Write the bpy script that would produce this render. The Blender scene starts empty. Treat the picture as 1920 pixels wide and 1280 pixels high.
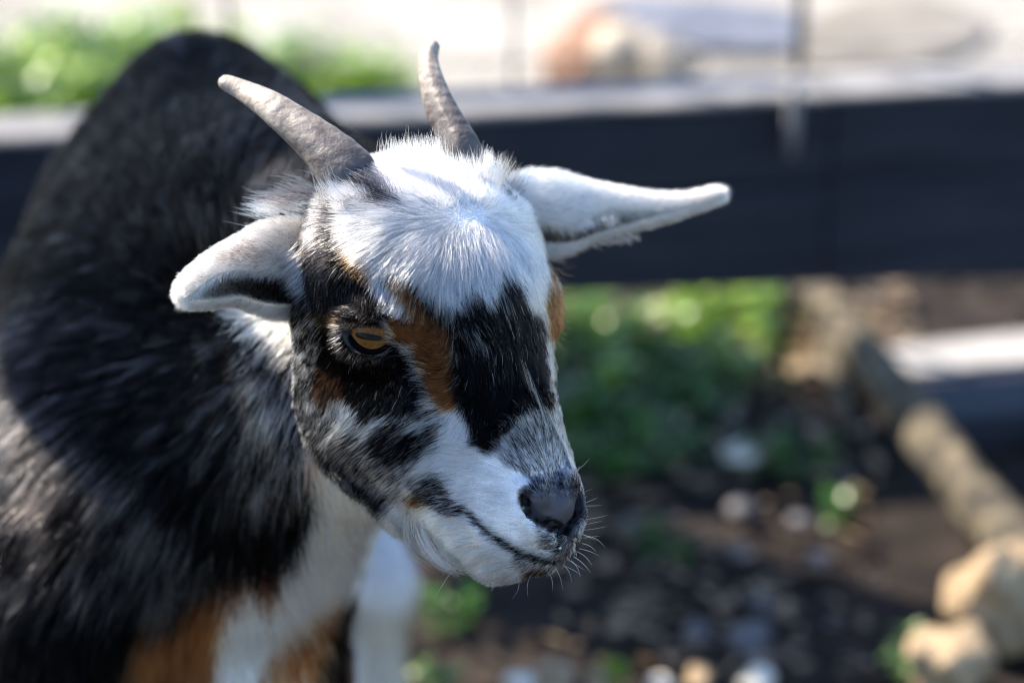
import bpy, bmesh, math, random, time
import numpy as np
from mathutils import Vector, Matrix
T0 = time.time()
SC = bpy.context.scene
COL = SC.collection
rng = np.random.default_rng(7)
random.seed(7)

# ------------------------------------------------------------------ camera
PITCH = 25.0
CAM_H = 1.0
LENS = 85.0
FPX = LENS / 36.0 * 1920.0            # focal length in pixels of a 1920 wide picture
cam_d = bpy.data.cameras.new('camera'); cam = bpy.data.objects.new('camera', cam_d); COL.objects.link(cam)
cam.location = (0, 0, CAM_H); cam.rotation_euler = (math.radians(90 - PITCH), 0, 0)
cam_d.lens = LENS; cam_d.sensor_width = 36; cam_d.clip_start = 0.05; cam_d.clip_end = 400
cam_d.dof.use_dof = True; cam_d.dof.focus_distance = 0.985; cam_d.dof.aperture_fstop = 4.2
cam_d.dof.aperture_blades = 0
SC.camera = cam
SC.view_settings.view_transform = 'Standard'; SC.view_settings.look = 'None'
SC.view_settings.gamma = 1; SC.view_settings.exposure = 1.62
SC.cycles.max_bounces = 10; SC.cycles.diffuse_bounces = 3; SC.cycles.glossy_bounces = 4
SC.cycles.transmission_bounces = 6; SC.cycles.transparent_max_bounces = 8
SC.cycles.sample_clamp_indirect = 6
SC.cycles.use_adaptive_sampling = False
SC.cycles.filter_width = 1.15
SC.cycles_curves.shape = 'RIBBONS'
SC.render.hair_type = 'STRAND' if hasattr(SC.render, 'hair_type') else None

# ------------------------------------------------------------------ sun and sky
SUN_DIR = Vector((-0.60, 0.36, 0.72)).normalized()       # towards the sun: from the left, a little behind the goat
w = bpy.data.worlds.new('World'); SC.world = w; w.use_nodes = True
nt = w.node_tree; bg = nt.nodes['Background']
sky = nt.nodes.new('ShaderNodeTexSky'); sky.sky_type = 'NISHITA'; sky.sun_disc = False
sky.sun_elevation = math.asin(SUN_DIR.z)
sky.sun_rotation = math.atan2(SUN_DIR.x, SUN_DIR.y)
sky.altitude = 200; sky.air_density = 1.2; sky.dust_density = 0.5; sky.ozone_density = 2.0
hsv = nt.nodes.new('ShaderNodeHueSaturation'); hsv.inputs['Saturation'].default_value = 1.14; hsv.inputs['Hue'].default_value = 0.508
nt.links.new(sky.outputs[0], hsv.inputs['Color']); nt.links.new(hsv.outputs[0], bg.inputs[0]); bg.inputs[1].default_value = 0.132
sd = bpy.data.lights.new('sun', 'SUN'); sun = bpy.data.objects.new('sun', sd); COL.objects.link(sun)
sd.energy = 4.9; sd.angle = math.radians(0.53); sd.color = (1.0, 0.89, 0.74)
sun.rotation_euler = SUN_DIR.to_track_quat('Z', 'Y').to_euler()
sun.location = (-2, 1.5, 4)

# ------------------------------------------------------------------ frames
CR = np.array(Matrix.Rotation(math.radians(90 - PITCH), 3, 'X'))   # camera axes -> world
CO = np.array([0, 0, CAM_H])
def c2w(p): return np.asarray(p) @ CR.T + CO
def w2c(p): return (np.asarray(p) - CO) @ CR
def P(x, y, d):                       # a point at distance d in front of the lens, camera axes
    return np.array([(x - 960) / FPX * d, -(y - 640) / FPX * d, -d])
def W(x, y, d): return c2w(P(x, y, d))
def proj(p):                          # camera axes -> picture coordinates
    p = np.asarray(p); d = -p[..., 2]
    return np.stack([960 + p[..., 0] / d * FPX, 640 - p[..., 1] / d * FPX], -1)
def nrm(v):
    v = np.asarray(v, float); return v / (np.linalg.norm(v, axis=-1, keepdims=True) + 1e-12)
# head frame: X lateral, Y towards the nose, Z out of the forehead (centimetres)
HF = nrm([0.43, -0.865, 0.25]); HL = np.array([0.74, 0.185, -0.65]); HL = nrm(HL - HF * HL.dot(HF)); HU = np.cross(HL, HF)
HU = HU if HU[2] > 0 else -HU
HM = np.stack([HL, HF, HU])
HE = P(890, 578, 1.0)
def H(x, y, z): return HE + 0.01 * (np.array([x, y, z], float) @ HM)
def to_head(p): return (np.asarray(p) - HE) @ HM.T * 100

# ------------------------------------------------------------------ signed distance modelling
class SDF:
    def __init__(s): s.p = []
    def cone(s, a, b, ra, rb, k=.01, op='u'): s.p.append(('cone', np.array(a, float), np.array(b, float), ra, rb, k, op)); return s
    def chain(s, pts, k=.01, op='u'):
        for (a, ra), (b, rb) in zip(pts[:-1], pts[1:]): s.cone(a, b, ra, rb, k, op)
        return s
    def ell(s, c, r, M=None, k=.01, op='u'):
        s.p.append(('ell', np.array(c, float), np.array(r, float), np.eye(3) if M is None else np.array(M, float), None, k, op)); return s
    def ball(s, c, r, k=.01, op='u'): return s.ell(c, (r, r, r), None, k, op)
    def ev(s, Q, cap=.06):
        Q = np.asarray(Q, np.float32); d = np.full(len(Q), cap, np.float32)
        for t, a, b, c_, e, k, op in s.p:
            m = k + .012
            if t == 'cone':
                lo = np.minimum(a - c_, b - e) - m; hi = np.maximum(a + c_, b + e) + m
            else:
                R = np.max(b); lo = a - R - m; hi = a + R + m
            idx = np.nonzero(np.all((Q > lo) & (Q < hi), axis=1))[0]
            if len(idx) == 0: continue
            q = Q[idx]
            if t == 'cone':
                ba = (b - a).astype(np.float32); L2 = float(ba @ ba) + 1e-12
                h = np.clip((q - a.astype(np.float32)) @ ba / L2, 0, 1)
                # round cone, approximated by a lerped radius
                v = np.linalg.norm(q - a.astype(np.float32) - h[:, None] * ba, axis=1) - (c_ + (e - c_) * h)
            else:
                l = (q - a.astype(np.float32)) @ c_.T.astype(np.float32)
                k0 = np.linalg.norm(l / b, axis=1); k1 = np.linalg.norm(l / (b * b), axis=1) + 1e-9
                v = k0 * (k0 - 1) / k1
            v = v.astype(np.float32); o = d[idx]
            if op == 'u':
                h = np.clip(.5 + .5 * (o - v) / k, 0, 1); d[idx] = o * (1 - h) + v * h - k * h * (1 - h)
            else:
                h = np.clip(.5 - .5 * (o + v) / k, 0, 1); d[idx] = o * (1 - h) - v * h + k * h * (1 - h)
        return d
    def grad(s, Q, e=8e-4):
        g = np.zeros((len(Q), 3), np.float32)
        for i in range(3):
            o = np.zeros(3, np.float32); o[i] = e
            g[:, i] = s.ev(Q + o) - s.ev(Q - o)
        return nrm(g)
    def hit(s, xy, d0=.8, d1=1.6):
        """first point of the surface seen at picture points xy"""
        xy = np.atleast_2d(xy).astype(float)
        dirs = np.stack([(xy[:, 0] - 960) / FPX, -(xy[:, 1] - 640) / FPX, -np.ones(len(xy))], 1)
        t = np.full(len(xy), d0)
        for _ in range(160):
            v = s.ev(dirs * t[:, None]); t = np.minimum(t + np.clip(v * .7, -.004, .02), d1)
        return dirs * t[:, None]

def surface_net(sdf, xs, ys, zs):
    nx, ny, nz = len(xs), len(ys), len(zs)
    V = np.empty((nx, ny, nz), np.float32)
    YY, ZZ = np.meshgrid(ys, zs, indexing='ij')
    for i0 in range(0, nx, 24):
        sl = xs[i0:i0 + 24]
        Q = np.empty((len(sl), ny, nz, 3), np.float32)
        Q[..., 0] = sl[:, None, None]; Q[..., 1] = YY; Q[..., 2] = ZZ
        V[i0:i0 + 24] = sdf.ev(Q.reshape(-1, 3)).reshape(len(sl), ny, nz)
    S = V < 0
    cnt = np.zeros((nx - 1, ny - 1, nz - 1), np.int8)
    for a in (0, 1):
        for b in (0, 1):
            for c in (0, 1):
                cnt += S[a:nx - 1 + a, b:ny - 1 + b, c:nz - 1 + c]
    act = (cnt > 0) & (cnt < 8)
    ci = np.argwhere(act); ids = -np.ones(act.shape, np.int64); ids[act] = np.arange(len(ci))
    pos = np.zeros((len(ci), 3)); n = np.zeros(len(ci))
    G = [xs, ys, zs]
    for ax in range(3):
        oth = [q for q in range(3) if q != ax]
        for u in (0, 1):
            for v in (0, 1):
                o = np.zeros(3, int); o[oth[0]] = u; o[oth[1]] = v
                A = ci + o; B = A.copy(); B[:, ax] += 1
                va = V[A[:, 0], A[:, 1], A[:, 2]]; vb = V[B[:, 0], B[:, 1], B[:, 2]]
                m = (va < 0) != (vb < 0); t = np.where(m, va / np.where(m, va - vb, 1), 0)
                pa = np.stack([G[q][A[:, q]] for q in range(3)], 1); pb = np.stack([G[q][B[:, q]] for q in range(3)], 1)
                pos[m] += (pa + (pb - pa) * t[:, None])[m]; n[m] += 1
    pos /= n[:, None]
    faces = []
    for ax in range(3):
        o1, o2 = [q for q in range(3) if q != ax]
        sa = [slice(None)] * 3; sb = [slice(None)] * 3
        sa[ax] = slice(0, -1); sb[ax] = slice(1, None)
        ch = S[tuple(sa)] != S[tuple(sb)]
        E = np.argwhere(ch)
        E = E[(E[:, o1] > 0) & (E[:, o2] > 0) & (E[:, o1] < len(G[o1]) - 1) & (E[:, o2] < len(G[o2]) - 1)]
        def cid(d1, d2):
            q = E.copy(); q[:, o1] -= d1; q[:, o2] -= d2; return ids[q[:, 0], q[:, 1], q[:, 2]]
        F = np.stack([cid(1, 1), cid(0, 1), cid(0, 0), cid(1, 0)], 1)
        ins = S[E[:, 0], E[:, 1], E[:, 2]]
        flip = ins if ax != 1 else ~ins
        F[~flip] = F[~flip][:, ::-1]
        faces.append(F)
    F = np.concatenate(faces)
    for _ in range(3):                                  # settle the vertices on the true surface
        g = sdf.grad(pos); d = sdf.ev(pos)
        pos = pos - g * np.clip(d, -.004, .004)[:, None] * .8
    return pos, F

def mesh_obj(name, v, f, mat=None, parent=None, smooth=True):
    me = bpy.data.meshes.new(name); me.from_pydata([tuple(p) for p in v], [], [tuple(int(i) for i in q) for q in f])
    me.update()
    if smooth: me.polygons.foreach_set('use_smooth', [True] * len(me.polygons))
    o = bpy.data.objects.new(name, me); COL.objects.link(o)
    if mat: me.materials.append(mat)
    if parent is not None: adopt(o, parent)
    return o
def adopt(o, parent):
    o.parent = parent; bpy.context.view_layer.update()
    o.matrix_parent_inverse = parent.matrix_world.inverted()
def tag(o, label=None, cat=None, group=None, kind=None):
    for k_, v_ in (('label', label), ('category', cat), ('group', group), ('kind', kind)):
        if v_: o[k_] = v_
    return o
def empty(name, loc, rz=0):
    o = bpy.data.objects.new(name, None); COL.objects.link(o); o.location = loc; o.rotation_euler.z = rz
    o.empty_display_size = .05; bpy.context.view_layer.update(); return o
# ------------------------------------------------------------------ the goat: shape
head = SDF()
def hc(a, b, ra, rb, k=1.0, op='u', both=True):
    for s in ((1, -1) if both and (a[0] or b[0]) else (1,)):
        head.cone(H(a[0] * s, a[1], a[2]), H(b[0] * s, b[1], b[2]), ra * .01, rb * .01, k * .01, op)
def he(c, r, k=1.0, both=True, op='u'):
    for s in ((1, -1) if both and c[0] else (1,)):
        head.ell(H(c[0] * s, c[1], c[2]), np.array(r) * .01, HM, k * .01, op)
he((.1, -2.5, -2.6), (5.1, 4.7, 4.3), 1)                      # cranium
he((.7, -3.7, -0.9), (3.9, 2.9, 1.9), 1.3)                    # poll tuft
hc((0, -1, -2.0), (0, 6.4, -2.9), 3.3, 2.1, 1.5)             # face
hc((1.1, 0.0, -1.5), (.7, 7.8, -1.8), 2.0, 1.15, 1.2)        # bridge
hc((-3.6, -0.9, -1.25), (-2.9, 1.8, -2.1), 1.4, 1.1, 1.2, both=False); hc((3.3, -0.9, -1.3), (2.8, 1.8, -2.1), 1.35, 1.1, 1.2, both=False)      # orbit and cheekbone
hc((2.0, 0.1, -6.9), (1.4, 5.4, -6.2), 2.35, 1.5, 1.8)       # jaw
he((2.6, 0.4, -4.8), (1.85, 3.4, 3.2), 1.8)                  # masseter
hc((1.7, 2.6, -3.8), (1.25, 7.8, -3.5), 2.35, 1.75, 1.4)     # cheeks to muzzle
he((0, 8.6, -2.75), (2.15, 2.1, 1.8), 1.0)                   # nose
he((.95, 8.7, -4.1), (1.35, 1.5, 1.25), .8)                  # upper lips
hc((0, 4.8, -6.3), (0, 8.35, -5.5), 1.5, 1.05, 1.0)           # chin
HEAD_BASE = SDF(); HEAD_BASE.p = list(head.p)

body = SDF()
def bc(a, b, k=4.0):
    body.cone(P(*a[:3]), P(*b[:3]), a[3], b[3], k * .01)
bc((370, 420, 1.75, .094), (362, 445, 1.45, .086), 4)        # barrel going away from the lens
bc((390, 215, 1.75, .048), (374, 208, 1.42, .042), 5)        # withers and spine ridge
bc((356, 528, 1.45, .084), (278, 805, 1.27, .087), 5)        # shoulder
bc((222, 750, 1.40, .083), (190, 1050, 1.22, .080), 5)       # right shoulder
bc((330, 900, 1.24, .085), (400, 1250, 1.22, .062), 4)       # breast
bc((400, 640, 1.27, .075), (610, 560, 1.115, .040), 4)       # neck
bc((450, 330, 1.37, .055), (610, 450, 1.13, .034), 5)         # crest of the neck
bc((390, 520, 1.34, .078), (500, 500, 1.22, .052), 6)
bc((380, 880, 1.23, .082), (625, 770, 1.105, .030), 5)       # throat
bc((520, 1030, 1.17, .028), (645, 880, 1.10, .016), 4)       # dewlap line
bc((150, 1150, 1.24, .065), (120, 1500, 1.26, .045), 4)      # right upper leg
bc((590, 1190, 1.34, .016), (600, 1500, 1.34, .015), 3)      # left upper leg

bc((620, 860, 1.70, .045), (700, 1090, 1.66, .019), 3)       # left hind leg, white, seen past the breast
bc((700, 1090, 1.66, .019), (700, 1400, 1.66, .017), 3)
bc((150, 900, 1.75, .060), (140, 1300, 1.75, .022), 3)       # right hind leg
LEGS = []
for px_, py_, d_, r_ in ((120, 1500, 1.26, .024), (600, 1500, 1.32, .015), (700, 1400, 1.66, .016), (140, 1300, 1.75, .017)):
    t_ = W(px_, py_, d_); b_ = np.array([t_[0], t_[1], .035]); m_ = (t_ * .55 + b_ * .45) + np.array([0, -.012, 0])
    body.cone(w2c(t_), w2c(m_), r_ * 1.15, r_ * .95, .02); body.cone(w2c(m_), w2c(b_), r_ * .9, r_ * .8, .015); LEGS.append((b_, r_))
# features found on the bare surface of the head, then cut or added on both sides
def both(pts):
    h = to_head(pts); m = h.copy(); m[:, 0] *= -1
    return [np.asarray(pts), HE + 0.01 * (m @ HM)]
def feature(px, r, sink, k, op):
    B_ = head if op == 's' else HEAD_BASE; p = B_.hit(px); g = B_.grad(p); p = p - g * sink
    for q in both(p): head.chain(list(zip(q, r)), k, op)
    return both(p)
feature([(988, 918), (1015, 928), (1050, 950), (1070, 975)], [.0030, .0040, .0040, .0030], .0012, .004, 'u')          # nostril wing
feature([(984, 968), (1010, 990), (1040, 1008), (1062, 1020)], [.003, .0045, .0045, .003], .002, .004, 'u')        # lip under the nostril
NPATH = [(979, 926), (984, 942), (996, 959), (1014, 972), (1036, 983), (1056, 993), (1071, 1000)]
NBASE = SDF(); NBASE.p = list(head.p); np_ = NBASE.hit(NPATH); ng_ = NBASE.grad(np_)
for dp_, kr_ in ((.0002, 1.0), (.0028, 1.0), (.0055, .9)):
    for q in both(np_ - ng_ * dp_): head.chain(list(zip(q, np.array([.0014, .0021, .0024, .0023, .0021, .0018, .0012]) * kr_)), .0010, 's')
NOSTRIL = both(np.concatenate([np_[:-1] * (1 - t) + np_[1:] * t for t in np.linspace(0, .9, 6)] + [(np_ - ng_ * .003), (np_ - ng_ * .006)]))
feature([(1079, 990), (1076, 1012), (1072, 1038)], [.0012, .0013, .0012], .0002, .0015, 's')                         # cleft of the lip
feature([(872, 956), (905, 988), (940, 1013), (975, 1033), (1010, 1046), (1045, 1050), (1068, 1046)], [.0010] + [.0016] * 5 + [.0010], -.0002, .0022, 's')
# eye sockets
EYE_R = 0.0122
EYE_AX = nrm(np.array([-.84, .17, .42]) @ HM)
eye_surf = HEAD_BASE.hit([(693, 630)])[0]
EYE_C = eye_surf - EYE_AX * 0.0098
EX = np.array([1., -.11, 0]); EX = nrm(EX - EYE_AX * EX.dot(EYE_AX)); EY = np.cross(EYE_AX, EX)
def mir(p, vec=False):
    if vec: h = np.asarray(p) @ HM.T; h[..., 0] *= -1; return h @ HM
    h = to_head(p); h[..., 0] *= -1; return HE + .01 * (h @ HM)
EYES = [(EYE_C, EYE_AX, EX, EY), (mir(EYE_C) - HL * .0035 - HU * .001, mir(EYE_AX, True), -mir(EX, True), mir(EY, True))]
for c, ax, ex, ey in EYES:
    head.ball(c, .0136, .010)
    head.cone(c + ey * .0105 - ex * .009, c + ey * .0100 + ex * .010, .0030, .0030, .006)      # brow over the lid
    head.ell(c + ax * .0125 - ey * .0005, (.0104, .0070, .0075), np.stack([ex, ey, ax]), .0014, 's')
# ------------------------------------------------------------------ materials
def mat(name, base=(.5, .5, .5), rough=.6, spec=.5, **kw):
    m = bpy.data.materials.new(name); m.use_nodes = True; n = m.node_tree.nodes; b = n['Principled BSDF']
    b.inputs['Base Color'].default_value = (*base, 1); b.inputs['Roughness'].default_value = rough
    b.inputs['Specular IOR Level'].default_value = spec
    for k_, v_ in kw.items(): b.inputs[k_.replace('_', ' ')].default_value = v_
    return m
def noise_mat(name, cols, scale=20, detail=6, rough=.7, bump=.2, dist=.004, spec=.4, stretch=None, stops=None, rough2=None, bscale=None):
    m = mat(name, cols[0], rough, spec); t = m.node_tree; N = t.nodes; b = N['Principled BSDF']
    tc = N.new('ShaderNodeTexCoord'); mp = N.new('ShaderNodeMapping'); t.links.new(tc.outputs['Object'], mp.inputs[0])
    if stretch: mp.inputs['Scale'].default_value = stretch
    nz = N.new('ShaderNodeTexNoise'); nz.inputs['Scale'].default_value = scale; nz.inputs['Detail'].default_value = detail
    nz.inputs['Roughness'].default_value = .6
    t.links.new(mp.outputs[0], nz.inputs[0])
    cr = N.new('ShaderNodeValToRGB'); e = cr.color_ramp.elements
    stops = stops or list(np.linspace(.3, .7, len(cols)))
    e[0].position = stops[0]; e[0].color = (*cols[0], 1); e[1].position = stops[-1]; e[1].color = (*cols[-1], 1)
    for c_, s_ in zip(cols[1:-1], stops[1:-1]): q = e.new(s_); q.color = (*c_, 1)
    t.links.new(nz.outputs['Fac'], cr.inputs[0]); t.links.new(cr.outputs[0], b.inputs['Base Color'])
    bp = N.new('ShaderNodeBump'); bp.inputs['Strength'].default_value = bump; bp.inputs['Distance'].default_value = dist
    if bscale:
        n2 = N.new('ShaderNodeTexNoise'); n2.inputs['Scale'].default_value = bscale; n2.inputs['Detail'].default_value = 5
        t.links.new(mp.outputs[0], n2.inputs[0]); t.links.new(n2.outputs['Fac'], bp.inputs['Height'])
    else: t.links.new(nz.outputs['Fac'], bp.inputs['Height'])
    t.links.new(bp.outputs[0], b.inputs['Normal'])
    return m
def vcol_mat(name, rough, bump=0, bscale=900, spec=.4, dist=.0004):
    m = mat(name, (.5,) * 3, rough, spec); t = m.node_tree; a = t.nodes.new('ShaderNodeAttribute'); a.attribute_name = 'coat'
    t.links.new(a.outputs['Color'], t.nodes['Principled BSDF'].inputs['Base Color'])
    if bump:
        tc = t.nodes.new('ShaderNodeTexCoord'); v = t.nodes.new('ShaderNodeTexVoronoi'); v.inputs['Scale'].default_value = bscale
        bp = t.nodes.new('ShaderNodeBump'); bp.inputs['Strength'].default_value = bump; bp.inputs['Distance'].default_value = dist
        t.links.new(tc.outputs['Object'], v.inputs[0]); t.links.new(v.outputs['Distance'], bp.inputs['Height'])
        t.links.new(bp.outputs[0], t.nodes['Principled BSDF'].inputs['Normal'])
    return m
M_SKIN = vcol_mat('goat_skin', .58, .22, 1500)
M_LID = mat('eyelid_skin', (.002, .002, .0025), .7, .0)

def fur_mat():
    m = bpy.data.materials.new('goat_fur'); m.use_nodes = True; t = m.node_tree; N = t.nodes; N.clear()
    out = N.new('ShaderNodeOutputMaterial'); h = N.new('ShaderNodeBsdfHairPrincipled'); h.model = 'CHIANG'
    h.parametrization = 'COLOR'
    a = N.new('ShaderNodeAttribute'); a.attribute_name = 'coat'
    t.links.new(a.outputs['Color'], h.inputs['Color'])
    h.inputs['Roughness'].default_value = .32; h.inputs['Radial Roughness'].default_value = .55
    h.inputs['Random Roughness'].default_value = .2; h.inputs['Coat'].default_value = 0
    mr = N.new('ShaderNodeMapRange'); mr.inputs['From Min'].default_value = .01; mr.inputs['From Max'].default_value = .35; mr.inputs['To Min'].default_value = 1.05; mr.inputs['To Max'].default_value = 1.38
    t.links.new(a.outputs['Fac'], mr.inputs['Value']); t.links.new(mr.outputs[0], h.inputs['IOR'])
    t.links.new(h.outputs[0], out.inputs['Surface'])
    return m
M_FUR = fur_mat()

# ------------------------------------------------------------------ goat body mesh
goat = empty('goat', (W(300, 900, 1.3)[0], W(300, 900, 1.3)[1], 0))
tag(goat, 'horned goat with a white, black and brown face standing before the dark boards', 'goat')
full = SDF(); full.p = body.p + head.p
def axis(lo, hi, f0, f1, fine, coarse):
    a = [lo]
    while a[-1] < hi: a.append(a[-1] + (fine if f0 < a[-1] < f1 else coarse))
    return np.array(a)
gx = axis(-.36, .07, -.085, .045, 0.00125, .006); gy = np.concatenate([np.arange(-.90, -.345, .010), axis(-.34, .20, -.115, .085, 0.00125, .006)]); gz = axis(-2.05, -.88, -1.08, -.90, 0.00125, .0075)
BV, BF = surface_net(full, gx, gy, gz)

# ears: open scrolls of thin skin
def catmull(P_, n):
    P_ = np.asarray(P_, float); P2 = np.vstack([2 * P_[0] - P_[1], P_, 2 * P_[-1] - P_[-2]]); out = []
    for u in np.linspace(0, len(P_) - 1, n):
        i = min(int(u), len(P_) - 2); f = u - i; a, b, c, d = P2[i:i + 4]
        out.append(.5 * ((2 * b) + (c - a) * f + (2 * a - 5 * b + 4 * c - d) * f * f + (3 * b - a - 3 * c + d) * f ** 3))
    return np.array(out)
def ear(spec, n=46, m=40, th=.0011, wav=0):
    """spec rows: px, py, d, r px, front rim angle, lower rim angle; returns outer and inner sheets"""
    S_ = catmull(spec, n); C_ = np.stack([P(*r[:3]) for r in S_]); R_ = S_[:, 3] / FPX * S_[:, 2]
    T_ = nrm(np.gradient(C_, axis=0)); rows_o, rows_i = [], []
    for i in range(n):
        v = np.array([0, 0, 1.]); N1 = nrm(v - T_[i] * v.dot(T_[i])); N2 = np.cross(T_[i], N1); N2 = N2 if N2[1] > 0 else -N2
        a0, a1 = math.radians(S_[i, 4]), math.radians(S_[i, 5] + 360)
        th_ = np.linspace(a0, a1, m); dep = .72
        ro = np.array([C_[i] + R_[i] * (dep * math.cos(q) * N1 + math.sin(q) * N2) for q in th_])
        rr = max(R_[i] - th, R_[i] * .35)
        ri = np.array([C_[i] + rr * (dep * math.cos(q) * N1 + math.sin(q) * N2) for q in th_])
        rows_o.append(ro); rows_i.append(ri)
    O = np.array(rows_o); I = np.array(rows_i)
    return O, I
def grid_faces(n, m, off=0, flip=False):
    i, j = np.meshgrid(np.arange(n - 1), np.arange(m - 1), indexing='ij')
    a = (i * m + j).ravel() + off; F = np.stack([a, a + 1, a + m + 1, a + m], 1)
    return F[:, ::-1] if flip else F
EAR_L = [(625, 500, 1.040, 52, -2, -74), (585, 500, 1.024, 66, -8, -72), (540, 501, 1.012, 78, -14, -70), (490, 507, 1.0, 75, -8, -66), (435, 515, .99, 55, 2, -60),
         (392, 531, .984, 42, 8, -62), (360, 545, .98, 30, -8, -50), (343, 552, .979, 20, -25, -40), (333, 556, .979, 4, -25, -40)]
EAR_R = [(930, 400, 1.045, 45, -8, -60), (975, 402, 1.055, 60, -16, -60), (1045, 402, 1.07, 63, -26, -66), (1100, 396, 1.08, 52, -10, -64), (1150, 394, 1.087, 41, -2, -56),
         (1215, 392, 1.094, 29, -10, -40), (1280, 382, 1.10, 18, -16, -36), (1325, 369, 1.103, 14, -20, -30), (1345, 362, 1.104, 10, -24, -30), (1357, 360, 1.104, 3, -24, -30)]
parts_v = [BV]; parts_f = [BF]; off = len(BV)
EARS = []
for sp, n_ in ((EAR_L, 46), (EAR_R, 56)):
    O, I = ear(sp, n_); n_, m_ = O.shape[:2]
    cen = O.mean(1, keepdims=True); side = np.sign(np.sum(np.cross(O[1, 0] - O[0, 0], O[0, 1] - O[0, 0]) * (O[0, 0] - cen[0, 0])))
    V_ = np.concatenate([O.reshape(-1, 3), I.reshape(-1, 3)])
    Fo = grid_faces(n_, m_, 0, side > 0); Fi = grid_faces(n_, m_, n_ * m_, side < 0)
    rim = []
    k0 = n_ * m_
    for i in range(n_ - 1):
        for j, fl in ((0, False), (m_ - 1, True)):
            a, b = i * m_ + j, (i + 1) * m_ + j; q = (a, b, b + k0, a + k0); rim.append(q[::-1] if fl != (side > 0) else q)
    for j in range(m_ - 1):
        a = (n_ - 1) * m_ + j; rim.append((a, a + 1, a + 1 + k0, a + k0))
    EARS.append((V_, np.array(Fo), np.array(Fi)))
    parts_v.append(V_); parts_f.append(np.concatenate([Fo, Fi, np.array(rim)]) + off); off += len(V_)
GV = np.concatenate(parts_v); GF = np.concatenate(parts_f)
body_o = mesh_obj('body', c2w(GV), GF, M_SKIN, goat)

# ------------------------------------------------------------------ horns
def horn(rows, name, label=None, n=90, m=40, tw=0, seed=0, wr=.0, wq=0.):
    S_ = catmull(rows, n); C_ = np.stack([P(*r[:3]) for r in S_]); R_ = S_[:, 3] / FPX * S_[:, 2]
    T_ = nrm(np.gradient(C_, axis=0)); V_ = []; cols = []
    rs = np.random.default_rng(seed); ph = rs.uniform(0, 6, 8)
    for i in range(n):
        v = np.array([0, 0, 1.]); N1 = nrm(v - T_[i] * v.dot(T_[i])); N2 = np.cross(T_[i], N1); u = i / (n - 1)
        for j in range(m):
            q = 2 * math.pi * j / m
            keel = 1 + .10 * math.exp(-((math.remainder(q - .5 - tw, 2 * math.pi)) / .35) ** 2)      # ridge along the front
            flat = 1 - .10 * math.cos(2 * (q - tw))
            ring = 0
            for kk in range(3):
                f_ = (26, 41, 67)[kk]; ring += (.020, .010, .006)[kk] * math.sin(f_ * u * (1.15 - u * .3) + ph[kk] + 1.2 * math.sin(q + ph[kk + 3]))
            ring *= max(0, 1.15 - 1.25 * u) * (1 if R_[i] > .003 else .3)
            ring += wr * max(0, 1 - abs(u - .36) / .30) * max(0, math.cos(q - wq)) * abs(math.sin(58 * u + .8 * math.sin(2 * q))) ** 4
            rr = R_[i] * keel * flat * (1 + ring)
            V_.append(C_[i] + rr * (math.cos(q) * N1 + math.sin(q) * N2))
    F_ = []
    for i in range(n - 1):
        for j in range(m):
            a, b = i * m + j, i * m + (j + 1) % m; F_.append((a, b, b + m, a + m))
    F_.append(tuple((n - 1) * m + j for j in range(m)))
    me_v = c2w(np.array(V_)); o = mesh_obj(name, me_v, F_, M_HORN, goat)
    bm = bmesh.new(); bm.from_mesh(o.data); bmesh.ops.recalc_face_normals(bm, faces=bm.faces); bm.to_mesh(o.data); bm.free()
    uu = o.data.attributes.new('along', 'FLOAT', 'POINT'); uu.data.foreach_set('value', np.repeat(np.linspace(0, 1, n), m).astype(np.float32))
    return o
def horn_mat():
    m = noise_mat('horn', [(.15, .125, .108), (.27, .235, .20), (.42, .37, .31)], 110, 7, .55, .8, .0014, .35, bscale=230)
    t = m.node_tree; N = t.nodes; b = N['Principled BSDF']
    old = b.inputs['Base Color'].links[0].from_socket
    a = N.new('ShaderNodeAttribute'); a.attribute_name = 'along'
    cr = N.new('ShaderNodeValToRGB'); e = cr.color_ramp.elements
    e[0].position = .05; e[0].color = (.13, .135, .16, 1); e[1].position = .55; e[1].color = (1, .98, .95, 1)  # base multiplied dark and bluish for the shade lying on it
    q = e.new(.32); q.color = (.34, .33, .36, 1)
    n2 = N.new('ShaderNodeTexNoise'); n2.inputs['Scale'].default_value = 130; n2.inputs['Detail'].default_value = 4
    tc = N.new('ShaderNodeTexCoord'); t.links.new(tc.outputs['Object'], n2.inputs[0])
    ad = N.new('ShaderNodeMath'); ad.operation = 'MULTIPLY_ADD'; ad.inputs[1].default_value = .5; t.links.new(n2.outputs['Fac'], ad.inputs[0])
    ad2 = N.new('ShaderNodeMath'); ad2.operation = 'SUBTRACT'; ad2.inputs[1].default_value = .25
    t.links.new(a.outputs['Fac'], ad2.inputs[0]); t.links.new(ad2.outputs[0], ad.inputs[2]); t.links.new(ad.outputs[0], cr.inputs[0])
    mx = N.new('ShaderNodeMix'); mx.data_type = 'RGBA'; mx.blend_type = 'MULTIPLY'; mx.inputs[0].default_value = 1
    t.links.new(old, mx.inputs[6]); t.links.new(cr.outputs[0], mx.inputs[7]); t.links.new(mx.outputs[2], b.inputs['Base Color'])
    return m
M_HORN = horn_mat()
HORN_L = [(740, 460, 1.034, 46), (700, 388, 1.014, 56), (657, 330, 1.006, 52), (608, 279, 1.008, 43), (556, 235, 1.012, 34), (505, 198, 1.017, 27), (458, 171, 1.025, 19), (428, 157, 1.027, 15), (416, 153, 1.028, 11), (410, 151, 1.028, 4)]
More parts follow.
